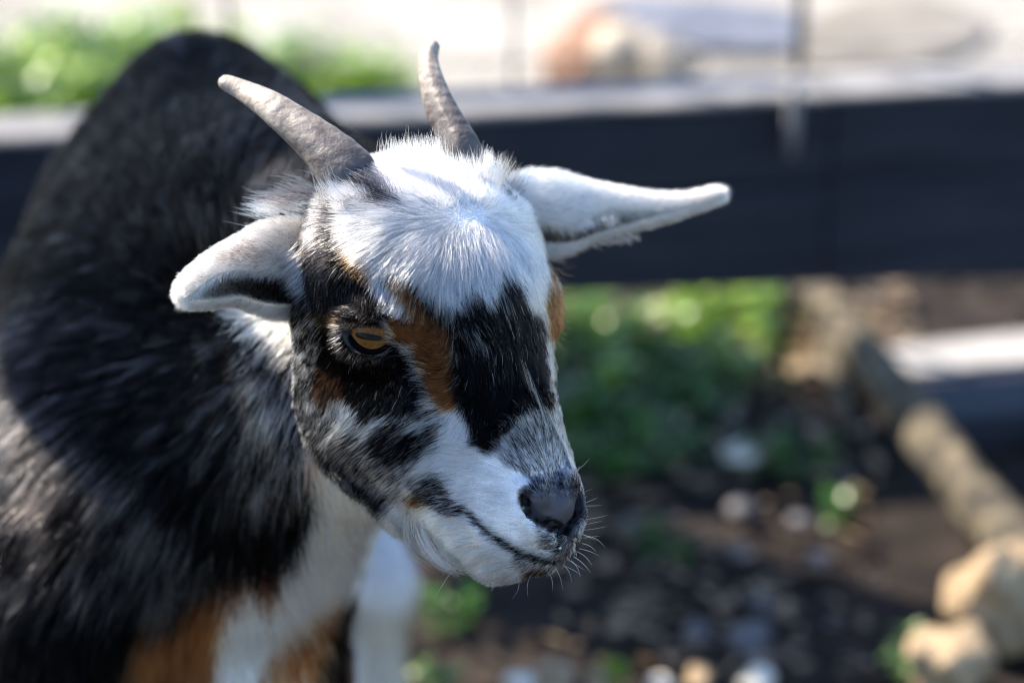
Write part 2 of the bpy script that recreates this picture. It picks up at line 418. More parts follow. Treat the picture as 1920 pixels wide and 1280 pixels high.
HORN_R = [(888, 380, 1.050, 40), (866, 298, 1.028, 40), (850, 250, 1.03, 33), (830, 212, 1.035, 28), (815, 172, 1.04, 25), (806, 140, 1.045, 21), (803, 115, 1.05, 18), (805, 96, 1.053, 17), (812, 84, 1.055, 13), (816, 78, 1.056, 4)]
horn(HORN_L, 'horn', tw=.6, seed=3, wr=.035, wq=.9)
horn(HORN_R, 'horn', tw=-.5, seed=5, wr=.07, wq=0.)

# ------------------------------------------------------------------ eyes
def eye_mat():
    m = mat('amber_eye', (.1, .05, .01), .08, .6); t = m.node_tree; N = t.nodes; b = N['Principled BSDF']
    b.inputs['Coat Weight'].default_value = .35; b.inputs['Coat IOR'].default_value = 1.2; b.inputs['Specular IOR Level'].default_value = .05; b.inputs['Coat Roughness'].default_value = .015; b.inputs['Roughness'].default_value = .35
    tc = N.new('ShaderNodeTexCoord'); sp = N.new('ShaderNodeSeparateXYZ'); t.links.new(tc.outputs['Object'], sp.inputs[0])
    def math_(op, a, b_=None):
        q = N.new('ShaderNodeMath'); q.operation = op
        for i_, v_ in enumerate((a, b_)):
            if v_ is None: continue
            if isinstance(v_, (int, float)): q.inputs[i_].default_value = v_
            else: t.links.new(v_, q.inputs[i_])
        return q.outputs[0]
    X, Y = sp.outputs[0], sp.outputs[1]
    # pupil: horizontal rounded slit
    px = math_('POWER', math_('ABSOLUTE', math_('DIVIDE', X, .0060)), 3.5)
    py = math_('POWER', math_('ABSOLUTE', math_('DIVIDE', Y, .0013)), 2.5)
    pup = math_('LESS_THAN', math_('ADD', px, py), 1.0)
    r = math_('SQRT', math_('ADD', math_('POWER', X, 2), math_('POWER', Y, 2)))
    nz = N.new('ShaderNodeTexNoise'); nz.inputs['Scale'].default_value = 700; nz.inputs['Detail'].default_value = 5; t.links.new(tc.outputs['Object'], nz.inputs[0])
    cr = N.new('ShaderNodeValToRGB'); e = cr.color_ramp.elements; e[0].position = .0; e[0].color = (.17, .070, .018, 1); e[1].position = .0112; e[1].color = (.012, .006, .003, 1)
    for p_, c_ in ((.0030, (.14, .058, .014, 1)), (.0068, (.19, .085, .026, 1)), (.0092, (.15, .06, .016, 1)), (.0101, (.06, .025, .01, 1))): q = e.new(p_); q.color = c_
    for q in e: q.position = min(1, q.position * 80)
    rs = math_('MULTIPLY', r, 80); t.links.new(rs, cr.inputs[0])
    mx = N.new('ShaderNodeMix'); mx.data_type = 'RGBA'; mx.blend_type = 'MULTIPLY'; mx.inputs[0].default_value = .7
    t.links.new(cr.outputs[0], mx.inputs[6]); c2 = N.new('ShaderNodeValToRGB'); c2.color_ramp.elements[0].position = .3; c2.color_ramp.elements[0].color = (.35, .3, .25, 1); c2.color_ramp.elements[1].position = .65
    t.links.new(nz.outputs['Fac'], c2.inputs[0]); t.links.new(c2.outputs[0], mx.inputs[7])
    m2 = N.new('ShaderNodeMix'); m2.data_type = 'RGBA'; t.links.new(pup, m2.inputs[0]); t.links.new(mx.outputs[2], m2.inputs[6]); m2.inputs[7].default_value = (.002, .002, .002, 1)
    t.links.new(m2.outputs[2], b.inputs['Base Color'])
    return m
M_EYE = eye_mat()
LOOP = [(649, 615), (657, 613), (668, 612), (682, 611), (698, 611), (714, 612), (728, 615), (741, 621), (748, 630), (742, 639), (732, 647), (718, 655), (703, 659), (689, 658), (676, 652), (665, 643), (656, 630), (651, 618)]
def lid_loop(n=60):
    L_ = catmull(np.vstack([LOOP, LOOP[:1]]), n + 1)[:-1]
    c, ax, ex, ey = EYES[0]; out = []
    for x, y in L_:
        d = nrm(P(x, y, 1.0)); b_ = -d.dot(c); disc = b_ * b_ - (c.dot(c) - .0126 ** 2); t_ = -b_ - math.sqrt(max(disc, 0)); q = d * t_ - c
        out.append((q.dot(ex), q.dot(ey), q.dot(ax)))
    return np.array(out)
LL = lid_loop()
def sphere_mesh(r, nu=48, nv=32):
    v = [(0, 0, r)]; 
    for i in range(1, nv):
        a = math.pi * i / nv
        for j in range(nu): b_ = 2 * math.pi * j / nu; v.append((r * math.sin(a) * math.cos(b_), r * math.sin(a) * math.sin(b_), r * math.cos(a)))
    v.append((0, 0, -r)); f = []
    for j in range(nu): f.append((0, 1 + j, 1 + (j + 1) % nu))
    for i in range(nv - 2):
        for j in range(nu): a = 1 + i * nu + j; b_ = 1 + i * nu + (j + 1) % nu; f.append((a, a + nu, b_ + nu, b_))
    k_ = 1 + (nv - 2) * nu
    for j in range(nu): f.append((k_ + j, len(v) - 1, k_ + (j + 1) % nu))
    return v, f
for side, (c, ax, ex, ey) in enumerate(EYES):
    v, f = sphere_mesh(EYE_R)
    me = bpy.data.meshes.new('eye'); me.from_pydata(v, [], f); me.polygons.foreach_set('use_smooth', [True] * len(f)); me.materials.append(M_EYE)
    o = bpy.data.objects.new('eye', me); COL.objects.link(o)
    Rm = CR @ np.stack([ex, ey, ax], 1); M4 = Matrix(Rm.tolist()).to_4x4(); M4.translation = Vector(c2w(c)); 
    o.parent = goat; bpy.context.view_layer.update(); o.matrix_parent_inverse = goat.matrix_world.inverted(); o.matrix_world = M4
    # eyelid: a rolled rim that runs out under the fur
    cc = LL.mean(0); rings = []
    for s_, rr in ((1.0, .0112), (.985, .0122), (.985, .0125), (1.02, .0129), (1.09, .0133), (1.18, .0136), (1.3, .0134), (1.42, .0128)):
        q = LL.copy(); q[:, :2] = cc[:2] + (q[:, :2] - cc[:2]) * s_
        q[:, 2] = np.sqrt(np.maximum(.0145 ** 2 - q[:, 0] ** 2 - q[:, 1] ** 2, 1e-6))
        q = nrm(q) * rr; rings.append(q)
    Q = np.concatenate(rings); n_ = len(LL); F_ = []
    Wp = c + Q[:, :1] * ex + Q[:, 1:2] * ey + Q[:, 2:] * ax
    for i in range(len(rings) - 1):
        for j in range(n_): a, b_ = i * n_ + j, i * n_ + (j + 1) % n_; F_.append((a, b_, b_ + n_, a + n_))
    lid = mesh_obj('eyelid', c2w(Wp), F_, M_LID, o)

# hooves
M_HOOF = noise_mat('hoof', [(.03, .025, .02), (.07, .06, .05)], 90, 4, .5, .3, .001)
for b_, r_ in LEGS:
    for sx in (-1, 1):
        bm = bmesh.new()
        for i, (z, a, c) in enumerate(((.0, .020, .030), (.012, .019, .027), (.030, .015, .019), (.045, .011, .012))):
            for j in range(14):
                q = 2 * math.pi * j / 14; bm.verts.new((b_[0] + sx * .0105 + a * .5 * math.cos(q), b_[1] - .006 * (1 - i / 3) + c * .6 * math.sin(q), z + .002))
        bm.verts.ensure_lookup_table()
        for i in range(3):
            for j in range(14): bm.faces.new([bm.verts[i * 14 + j], bm.verts[i * 14 + (j + 1) % 14], bm.verts[(i + 1) * 14 + (j + 1) % 14], bm.verts[(i + 1) * 14 + j]])
        bm.faces.new([bm.verts[j] for j in range(14)][::-1]); bm.faces.new([bm.verts[42 + j] for j in range(14)])
        me = bpy.data.meshes.new('hoof'); bm.to_mesh(me); bm.free(); me.materials.append(M_HOOF); me.polygons.foreach_set('use_smooth', [True] * len(me.polygons))
        o = bpy.data.objects.new('hoof', me); COL.objects.link(o); adopt(o, goat)
# ------------------------------------------------------------------ coat colours and markings; the body map also paints light and shade
WH = (.83, .80, .77); CRM = (.80, .66, .47); BLK = (.0045, .0045, .0055); BRN = (.25, .088, .027); DBR = (.075, .030, .016)
GRY = (.30, .28, .28); NOSE = (.030, .030, .040); TAN = (.72, .52, .32)
MW, MH = 1000, 680                     # marking map: two picture units per cell
def raster(poly):
    poly = np.array(poly, float) / 2; m = np.zeros((MH, MW), bool); ys = np.arange(MH) + .5
    x0, y0 = poly[:, 0], poly[:, 1]; x1, y1 = np.roll(x0, -1), np.roll(y0, -1)
    for r, y in enumerate(ys):
        c = (y0 <= y) != (y1 <= y)
        if not c.any(): continue
        xs_ = np.sort(x0[c] + (y - y0[c]) * (x1[c] - x0[c]) / (y1[c] - y0[c]))
        for a, b in zip(xs_[::2], xs_[1::2]): m[r, max(0, int(math.ceil(a - .5))):max(0, int(math.ceil(b - .5)))] = True
    return m
def band(pts, w_):
    pts = np.array(pts, float); t = np.gradient(pts, axis=0); t = t / (np.linalg.norm(t, axis=1, keepdims=True) + 1e-9)
    n = np.stack([-t[:, 1], t[:, 0]], 1) * (np.array(w_).reshape(-1, 1) if np.ndim(w_) else w_) / 2
    return list(map(tuple, np.vstack([pts + n, (pts - n)[::-1]])))
PAL = [WH]; 
class Markings:
    """each cell holds a mixture: two palette colours and the share of the second"""
    def __init__(s, base):
        s.a = np.zeros((MH, MW, 3)); s.b = np.zeros((MH, MW, 3)); s.m = np.zeros((MH, MW)); s.a[:] = base; s.b[:] = base
    def paint(s, poly, a, b=None, share=0):
        m = raster(poly); s.a[m] = a; s.b[m] = b if b is not None else a; s.m[m] = share
    def look(s, xy, r):
        x = np.clip((xy[:, 0] / 2).astype(int), 0, MW - 1); y = np.clip((xy[:, 1] / 2).astype(int), 0, MH - 1)
        pick = (r < s.m[y, x])[:, None]
        return np.where(pick, s.b[y, x], s.a[y, x])
MH_ = Markings(WH); MH_.b[:] = (.42, .40, .39); MH_.m[:] = .13
p = MH_.paint
p([(380, 470), (575, 470), (612, 560), (606, 700), (640, 850), (720, 960), (690, 1000), (560, 900), (480, 700)], BLK, (.55, .53, .52), .42)
p([(560, 330), (640, 330), (650, 400), (645, 440), (680, 470), (720, 530), (740, 600), (700, 620), (560, 640), (540, 560), (560, 470), (470, 440), (470, 380)], BLK, GRY, .22)
p([(440, 340), (620, 320), (610, 380), (600, 470), (560, 480), (530, 430), (470, 430)], BLK, DBR, .4)
p([(450, 385), (545, 375), (560, 410), (470, 430), (430, 425)], CRM, DBR, .35)
p([(555, 350), (598, 350), (598, 440), (580, 460), (560, 420)], BLK, GRY, .3)
p([(600, 345), (626, 345), (622, 400), (614, 470), (606, 500), (600, 470)], GRY, BLK, .35)
p([(626, 340), (650, 345), (648, 430), (660, 470), (640, 470), (622, 420)], BLK, GRY, .3)
p([(600, 330), (720, 330), (745, 370), (735, 400), (690, 385), (650, 365), (620, 350)], WH, BLK, .4)
p([(665, 330), (715, 335), (735, 365), (758, 400), (725, 392), (690, 372)], BLK, WH, .2)
p([(590, 470), (640, 455), (668, 480), (690, 520), (712, 560), (730, 590), (720, 605), (650, 600), (620, 615), (592, 570)], BLK, WH, .02)
p([(662, 462), (690, 478), (708, 500), (716, 532), (700, 530), (680, 505)], BRN, (.07, .028, .014), .4)
p([(700, 498), (735, 520), (765, 555), (775, 590), (752, 590), (735, 586), (712, 560), (704, 530)], WH, BLK, .12)
p([(735, 500), (760, 515), (795, 545), (830, 590), (845, 640), (855, 690), (862, 760), (835, 772), (812, 745), (800, 700), (775, 655), (742, 640), (730, 606), (752, 590), (775, 588), (765, 555), (745, 530)], BRN, (.07, .028, .014), .38)
p([(765, 508), (800, 540), (850, 590), (880, 640), (905, 665), (880, 690), (852, 660), (840, 620), (815, 575), (785, 545)], BLK, BRN, .25)
p([(845, 585), (865, 545), (885, 540), (900, 565), (925, 525), (942, 508), (955, 520), (968, 548), (985, 570), (1003, 585), (1012, 615), (1018, 670), (1024, 720), (1036, 785), (1020, 800), (995, 800), (972, 822), (948, 848), (915, 852), (892, 820), (872, 775), (862, 745), (855, 690), (848, 640)], BLK, WH, .015)
p([(820, 545), (860, 590), (905, 640), (930, 668), (905, 655), (866, 615), (835, 580)], WH, BLK, .62)
p([(1015, 500), (1035, 470), (1060, 470), (1065, 560), (1050, 640), (1036, 690), (1026, 680), (1020, 620), (1010, 560)], BRN, (.09, .035, .018), .35)
p([(1028, 480), (1036, 500), (1034, 530), (1024, 530)], WH, BRN, .4)
p([(1020, 620), (1030, 690), (1045, 760), (1060, 810), (1075, 900), (1110, 800), (1060, 650), (1040, 640)], WH)
# under the eye
p([(575, 600), (650, 640), (690, 668), (735, 640), (755, 655), (785, 690), (805, 720), (795, 760), (745, 775), (705, 790), (640, 775), (590, 720), (560, 650)], BLK, WH, .02)
p([(598, 575), (635, 585), (645, 610), (625, 625), (600, 610)], BRN, BLK, .5)
p([(625, 600), (645, 608), (650, 636), (640, 646), (624, 630)], WH, BLK, .5)
p([(560, 560), (600, 590), (600, 650), (595, 700), (575, 740), (555, 650)], WH, BLK, .55)
p([(595, 690), (625, 690), (650, 730), (668, 765), (640, 775), (605, 760), (590, 720)], DBR, BLK, .3)
p([(770, 640), (790, 690), (800, 730), (788, 720), (775, 680)], WH, BLK, .5)
# cheek: pepper and salt
p([(575, 740), (640, 770), (705, 790), (750, 780), (800, 755), (835, 790), (830, 830), (800, 850), (770, 890), (740, 940), (700, 940), (640, 890), (580, 830), (560, 770)], BLK, WH, .5)
p([(618, 742), (650, 745), (690, 790), (700, 815), (660, 810), (630, 790)], WH, BLK, .12)
p([(770, 790), (810, 760), (835, 780), (820, 830), (780, 850), (755, 840)], WH, BLK, .35)
p([(690, 810), (740, 790), (770, 780), (755, 830), (720, 850), (700, 840)], BLK, WH, .15)
p([(735, 820), (775, 800), (815, 805), (808, 830), (780, 855), (750, 862), (728, 850)], BLK, WH, .12)
p([(640, 800), (700, 820), (740, 860), (735, 900), (700, 890), (650, 850)], BLK, WH, .5)
p([(590, 800), (640, 850), (690, 910), (735, 950), (690, 940), (600, 860)], BLK, WH, .45)
p([(775, 900), (805, 878), (835, 888), (845, 920), (872, 950), (862, 968), (830, 955), (795, 935)], BLK, WH, .38)
p([(764, 915), (790, 925), (810, 945), (790, 950), (768, 935)], BRN, BLK, .3)
p([(730, 955), (790, 950), (850, 965), (900, 1010), (920, 1050), (870, 1075), (780, 1050), (740, 1000)], CRM, WH, .5)
# mouth
p(band([(862, 950), (885, 968), (915, 998), (945, 1018), (975, 1036), (1005, 1048), (1045, 1054), (1075, 1048)], [9, 10, 11, 12, 14, 15, 14, 8]), BLK, WH, .3)
p([(960, 1040), (1010, 1056), (1060, 1062), (1040, 1075), (1000, 1072), (965, 1058)], WH, BLK, .35)
p([(985, 1068), (1020, 1068), (1045, 1075), (1040, 1095), (990, 1095)], BLK, BRN, .4)
p([(1012, 1070), (1045, 1070), (1045, 1095), (1015, 1095)], BRN, BLK, .3)
# muzzle
p([(950, 800), (985, 782), (1030, 775), (1050, 800), (1075, 870), (1080, 900), (1040, 900), (1000, 900), (960, 880), (925, 850)], WH, BLK, .30)
p([(985, 800), (1030, 790), (1045, 830), (1000, 850), (965, 850), (950, 830)], WH, BLK, .45)
p([(985, 915), (1010, 903), (1050, 903), (1090, 908), (1110, 940), (1100, 990), (1070, 990), (1000, 960)], BLK, GRY, .5)
p([(985, 890), (1050, 885), (1092, 890), (1092, 910), (1050, 905), (1000, 908)], GRY, BLK, .5)
p([(972, 922), (985, 920), (1010, 962), (1060, 998), (1052, 1008), (1010, 988), (984, 962)], NOSE, WH, .2)
p([(1010, 992), (1060, 1008), (1080, 1030), (1070, 1050), (1040, 1045), (1015, 1020)], WH, BLK, .5)
p([(1068, 990), (1095, 1000), (1095, 1035), (1075, 1048), (1060, 1030)], NOSE, GRY, .3)
p([(1086, 975), (1110, 960), (1115, 1030), (1095, 1050), (1088, 1020)], WH, BLK, .1)
PAD = raster([(986, 930), (1000, 918), (1035, 922), (1065, 915), (1095, 922), (1105, 950), (1085, 985), (1082, 1040), (1070, 1042), (1066, 1003), (1030, 992), (1000, 972)])
DARKSKIN = raster([(976, 912), (1000, 900), (1110, 900), (1112, 1010), (1085, 1055), (1060, 1045), (1040, 1000), (1005, 985), (978, 945)])

MB_ = Markings(BLK); p = MB_.paint
p([(-10, -10), (2000, -10), (2000, 1360), (-10, 1360)], BLK, (.03, .033, .045), .15)
p([(-10, -10), (760, -10), (760, 420), (420, 560), (-10, 600)], BLK, (.020, .023, .033), .12)  # shaded back: hairs painted deeper navy
p([(380, 640), (560, 600), (600, 700), (590, 900), (600, 1060), (480, 1100), (400, 1000), (380, 800)], BLK, (.040, .044, .060), .34)  # neck in shade: streaks painted dim and bluish
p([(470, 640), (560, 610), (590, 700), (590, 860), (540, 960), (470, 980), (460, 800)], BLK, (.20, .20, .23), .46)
p([(-10, 700), (60, 760), (250, 900), (420, 1060), (440, 1130), (300, 1160), (-10, 1060)], BLK, (.14, .125, .12), .46)  # sunlit lower left: sheen painted as grey hairs, next patch too
p([(-10, 900), (150, 900), (250, 1000), (200, 1150), (-10, 1120)], BLK, (.15, .115, .10), .40)
p([(400, 540), (545, 540), (600, 620), (612, 720), (600, 800), (590, 720), (560, 660), (500, 640), (445, 610)], (.62, .54, .44), CRM, .3)
p([(520, 590), (560, 600), (590, 660), (590, 720), (560, 680), (540, 640)], TAN, CRM, .5)
p([(570, 690), (605, 700), (620, 800), (660, 900), (760, 960), (760, 1100), (690, 1200), (585, 1330), (375, 1330), (385, 1190), (405, 1120), (470, 1110), (530, 1090), (575, 1010), (600, 930), (585, 850), (560, 770)], WH, CRM, .4)
p([(570, 850), (605, 850), (660, 900), (760, 960), (740, 1010), (690, 1060), (640, 1000), (600, 930)], CRM, WH, .4)
p([(565, 860), (600, 850), (610, 900), (590, 930), (570, 900)], TAN, DBR, .3)
p([(255, 1180), (320, 1165), (410, 1110), (430, 1150), (405, 1190), (400, 1330), (200, 1330)], BRN, DBR, .3)
p([(430, 1080), (540, 1080), (520, 1105), (500, 1150), (480, 1110), (420, 1130)], DBR, WH, .25)
p([(455, 1330), (500, 1240), (560, 1190), (600, 1160), (640, 1130), (630, 1200), (575, 1330)], BRN, WH, .3)
p([(585, 1330), (600, 1250), (640, 1150), (690, 1060), (720, 1080), (720, 1330)], BLK, DBR, .2)

p([(664, 960), (900, 940), (900, 1330), (664, 1330)], (.62, .59, .58), (.40, .38, .37), .5)
p([(664, 1130), (730, 1150), (900, 1120), (900, 1330), (690, 1330)], (.45, .40, .33), (.36, .28, .19), .5)
# ------------------------------------------------------------------ how the coat lies: strokes x0 y0 x1 y1 length(mm) lift
GH = np.array([
 # whorl on the forehead, everything runs outwards from it
 (860, 380, 840, 320, 15, .4), (800, 330, 770, 280, 14, .4), (900, 350, 925, 300, 14, .45), (740, 340, 690, 300, 14, .4), (960, 400, 1000, 360, 14, .5),
 (850, 300, 850, 240, 13, .6), (760, 300, 740, 250, 13, .6), (930, 320, 960, 280, 13, .5),
 (820, 390, 760, 370, 17, .35), (750, 380, 690, 360, 17, .3), (680, 400, 620, 385, 16, .3), (640, 420, 590, 430, 15, .3), (700, 350, 640, 335, 16, .3),
 (820, 430, 780, 480, 16, .25), (760, 430, 700, 470, 16, .25), (700, 450, 650, 470, 13, .25), (800, 500, 790, 560, 15, .2), (740, 480, 725, 530, 13, .2),
 (870, 430, 885, 500, 16, .22), (900, 480, 925, 560, 15, .2), (940, 450, 975, 530, 14, .25), (990, 430, 1015, 500, 12, .3), (860, 500, 890, 580, 15, .2),
 (840, 560, 885, 640, 13, .2), (1000, 500, 1020, 570, 11, .25), (960, 600, 970, 680, 10, .18), (900, 620, 905, 700, 10, .18), (960, 720, 960, 790, 8, .18), (900, 740, 895, 800, 8, .18), (1005, 650, 1018, 730, 8, .2),
 # bridge to nose
 (1010, 800, 985, 760, 7, .3), (1040, 860, 1020, 810, 6, .3), (980, 870, 945, 830, 6, .28), (1060, 900, 1050, 860, 4.5, .3), (1000, 900, 975, 865, 4.5, .3), (1080, 870, 1075, 830, 4, .3),
 (940, 880, 890, 870, 6, .25), (900, 850, 850, 850, 8, .22), (950, 930, 900, 925, 5, .25), (1000, 990, 950, 985, 4, .25), (1050, 1030, 1010, 1030, 4, .3), (1090, 1010, 1095, 1050, 3.5, .35),
 (880, 920, 830, 930, 7, .25), (920, 980, 880, 970, 5, .25), (1060, 950, 1040, 925, 2.2, .3),
 # brown stripe and round the eye
 (830, 620, 800, 600, 8, .3), (840, 680, 800, 660, 9, .35), (845, 730, 800, 720, 9, .35), (780, 570, 770, 620, 8, .2), (760, 620, 730, 590, 6, .3), (800, 640, 750, 610, 7, .3),
 (700, 590, 670, 575, 6, .45), (660, 590, 620, 580, 7, .4), (690, 540, 700, 590, 8, .25), (640, 520, 650, 580, 9, .25), (610, 470, 605, 540, 12, .3), (680, 490, 690, 530, 8, .25),
 (620, 600, 590, 640, 8, .4), (605, 560, 575, 620, 12, .35), (620, 380, 612, 450, 14, .25), (580, 400, 560, 430, 14, .5), (540, 380, 480, 365, 18, .6), (560, 350, 500, 330, 17, .6),
 (690, 670, 680, 720, 5, .2), (740, 690, 720, 740, 6, .2), (650, 690, 630, 740, 7, .25), (620, 720, 610, 770, 8, .3), (780, 700, 770, 750, 8, .25), (715, 670, 725, 700, 4, .3),
 # cheek
 (830, 800, 770, 830, 11, .28), (780, 780, 720, 820, 14, .3), (720, 800, 660, 840, 15, .3), (660, 780, 620, 830, 15, .3), (780, 850, 720, 900, 15, .3), (700, 860, 660, 920, 17, .3),
 (620, 820, 600, 880, 18, .3), (850, 880, 790, 910, 11, .28), (780, 920, 730, 960, 16, .35), (840, 950, 790, 990, 13, .35), (880, 1010, 820, 1040, 12, .4), (940, 1050, 890, 1070, 8, .4), (1000, 1070, 960, 1095, 7, .45), (1060, 1060, 1050, 1090, 6, .5), (800, 1000, 790, 1050, 18, .4),
], float)
GB = np.array([
 (430, 620, 350, 600, 24, .3), (430, 600, 420, 540, 24, .3), (400, 660, 320, 690, 28, .35), (470, 640, 430, 690, 28, .4), (540, 610, 500, 660, 26, .5), (560, 680, 545, 750, 30, .4),
 (520, 760, 500, 850, 34, .35), (450, 740, 400, 810, 34, .35), (380, 760, 300, 810, 36, .35), (300, 700, 220, 720, 34, .35), (580, 780, 590, 860, 26, .3), (200, 660, 110, 690, 32, .35),
 (100, 600, 40, 640, 32, .35), (60, 760, 0, 830, 34, .4), (150, 850, 90, 930, 36, .45), (260, 850, 200, 930, 36, .4), (360, 880, 320, 960, 38, .35), (460, 900, 440, 990, 36, .35), (540, 900, 530, 990, 34, .35),
 (600, 900, 620, 980, 26, .3), (660, 960, 690, 1020, 20, .3), (240, 1000, 200, 1080, 38, .45), (120, 1020, 70, 1100, 38, .45), (350, 1030, 330, 1110, 36, .4), (450, 1040, 450, 1120, 34, .4), (560, 1040, 570, 1120, 30, .35), (30, 1000, -30, 1080, 36, .45),
 (640, 1060, 640, 1130, 22, .3), (500, 1180, 490, 1260, 32, .35), (350, 1180, 340, 1260, 34, .35), (200, 1180, 190, 1260, 34, .4), (60, 1180, 50, 1260, 34, .4), (600, 1180, 610, 1260, 26, .3),
 (350, 100, 345, 40, 17, .45), (350, 300, 345, 220, 18, .2), (200, 300, 140, 260, 16, .25), (500, 300, 540, 250, 16, .25), (100, 420, 40, 420, 18, .25), (300, 450, 270, 380, 18, .2), (560, 200, 600, 190, 14, .3), (200, 150, 150, 120, 14, .35), (480, 110, 510, 80, 16, .4),
 (600, 400, 640, 330, 22, .4), (520, 480, 540, 410, 24, .35), (400, 480, 390, 410, 26, .3), (200, 520, 120, 520, 28, .35), (300, 600, 220, 600, 28, .3),
], float)
def comb(xy, G, sig):
    out = np.zeros((len(xy), 4)); mid = (G[:, :2] + G[:, 2:4]) / 2; dv = nrm(G[:, 2:4] - G[:, :2])
    for i0 in range(0, len(xy), 50000):
        q = xy[i0:i0 + 50000]; D = ((q[:, None] - mid[None]) ** 2).sum(-1); w_ = 1 / (D + sig * sig) ** 2; w_ /= w_.sum(1, keepdims=True)
        out[i0:i0 + 50000, :2] = w_ @ dv; out[i0:i0 + 50000, 2] = w_ @ G[:, 4]; out[i0:i0 + 50000, 3] = w_ @ G[:, 5]
    return out

def tri_sample(V_, F_, n, wfun=None):
    """random points on the faces, and face normals"""
    F_ = np.asarray(F_); A = V_[F_[:, 0]]; B = V_[F_[:, 1]]; C_ = V_[F_[:, 2]]; D = V_[F_[:, 3]]
    T3 = np.concatenate([np.stack([A, B, C_], 1), np.stack([A, C_, D], 1)])
    cr = np.cross(T3[:, 1] - T3[:, 0], T3[:, 2] - T3[:, 0]); ar = np.linalg.norm(cr, axis=1) / 2; nn = cr / (2 * ar[:, None] + 1e-15)
    w_ = ar * (wfun(T3.mean(1), nn) if wfun is not None else 1); cs = np.cumsum(w_); tot = cs[-1]
    t = np.searchsorted(cs, rng.random(n) * tot); t = np.minimum(t, len(T3) - 1)
    u = rng.random((n, 1)); v = rng.random((n, 1)); m = (u + v) > 1; u = np.where(m, 1 - u, u); v = np.where(m, 1 - v, v)
    return T3[t, 0] + (T3[t, 1] - T3[t, 0]) * u + (T3[t, 2] - T3[t, 0]) * v, nn[t], tot
def vnoise(p_, cell, seed=0):
    """smooth value noise in space, -1..1"""
    r_ = np.random.default_rng(seed).random((32, 32, 32)) * 2 - 1
    q = p_ / cell; i = np.floor(q).astype(int); f = q - i; f = f * f * (3 - 2 * f); o = 0
    for a in (0, 1):
        for b in (0, 1):
            for c in (0, 1):
                w_ = (f[:, 0] if a else 1 - f[:, 0]) * (f[:, 1] if b else 1 - f[:, 1]) * (f[:, 2] if c else 1 - f[:, 2])
                o = o + w_ * r_[(i[:, 0] + a) % 32, (i[:, 1] + b) % 32, (i[:, 2] + c) % 32]
    return o
def add_curves(name, K, rad, colr, parent, material=None):
    """K: n x k x 3 points in camera axes, rad: n root radius, colr: n x 3"""
    n, k = K.shape[:2]
    hc_ = bpy.data.hair_curves.new(name); hc_.add_curves([k] * n)
    hc_.points.foreach_set('position', c2w(K.reshape(-1, 3)).astype(np.float32).ravel())
    a = hc_.attributes.get('radius') or hc_.attributes.new('radius', 'FLOAT', 'POINT')
    tp = np.linspace(0, 1, k); R_ = rad[:, None] * (1 - .82 * tp ** 1.8)[None]
    a.data.foreach_set('value', R_.astype(np.float32).ravel())
    c_ = hc_.attributes.new('coat', 'FLOAT_COLOR', 'CURVE'); q = np.ones((n, 4), np.float32); q[:, :3] = colr; c_.data.foreach_set('color', q.ravel())
    hc_.materials.append(material or M_FUR)
    o = bpy.data.objects.new(name, hc_); COL.objects.link(o); adopt(o, parent); return o
def grow(root, nor, d2, length, lift, k=6, clump=.0, cell=.004, jit=.15, curl=.0, droop=0.):
    """strand points: leave the skin at an angle and lie down along the comb direction"""
    n = len(root); v = np.stack([d2[:, 0], -d2[:, 1], np.zeros(n)], 1); v = nrm(v) if len(v) else v
    # tangent whose picture is the comb direction
    nz = np.where(np.abs(nor[:, 2]) < .35, .35 * np.sign(nor[:, 2] + 1e-6), nor[:, 2])
    c = -(v * nor).sum(1) / nz; t = v + np.array([0, 0, 1.]) * np.clip(c, -1.2, 1.2)[:, None]
    t = nrm(t - nor * (t * nor).sum(1, keepdims=True))
    b = np.cross(nor, t); wob = np.stack([vnoise(root, .006, 11), vnoise(root, .006, 12)], 1)
    j = rng.normal(0, jit, (n, 2)) + wob * .22
    t = nrm(t + b * j[:, :1]); lift = np.clip(lift + j[:, 1] * .6, .05, 1.2)
    s = np.linspace(0, 1, k); pts = np.zeros((n, k, 3)); pts[:, 0] = root - nor * .0006
    ds = length / (k - 1)
    ph = rng.uniform(0, 6.28, n)
    for i in range(1, k):
        a = lift * (1.15 - 1.0 * s[i]) + (.25 * (1 - s[i]))
        dr = t * np.cos(a)[:, None] + nor * np.sin(a)[:, None] + b * (curl * np.sin(ph + 5 * s[i]))[:, None]
        dr = nrm(dr + np.array([0, -droop, 0]) * s[i])
        pts[:, i] = pts[:, i - 1] + dr * ds[:, None]
    if clump > 0:
        jitq = root + rng.normal(0, cell * .22, root.shape)
        key = np.floor(jitq / cell).astype(np.int64); key = key[:, 0] * 73856093 ^ key[:, 1] * 19349663 ^ key[:, 2] * 83492791
        u, inv, cnt = np.unique(key, return_inverse=True, return_counts=True); inv = inv.ravel()
        off = pts - pts[:, :1]
        mr = np.stack([np.bincount(inv, root[:, q]) / cnt for q in range(3)], 1)
        mo = np.stack([[np.bincount(inv, off[:, i, q]) / cnt for q in range(3)] for i in range(k)], 0).transpose(2, 0, 1)
        tgt = mr[inv][:, None] + mo[inv]
        wgt = (clump * s ** 1.6)[None, :, None] * rng.uniform(.5, 1, n)[:, None, None]
        pts = pts * (1 - wgt) + tgt * wgt
    return pts

def streak(xy, G, sig, along, across, seed):
    """noise drawn out along the lie of the coat, 0..1 with an even spread"""
    d = nrm(comb(xy, G, sig)[:, :2]); a = (xy * d).sum(1) / along; b = (xy[:, 0] * -d[:, 1] + xy[:, 1] * d[:, 0]) / across
    v = vnoise(np.stack([a, b, np.zeros(len(a))], 1), 1.0, seed); r = np.argsort(np.argsort(v)) / len(v); return r

NB = len(BV)
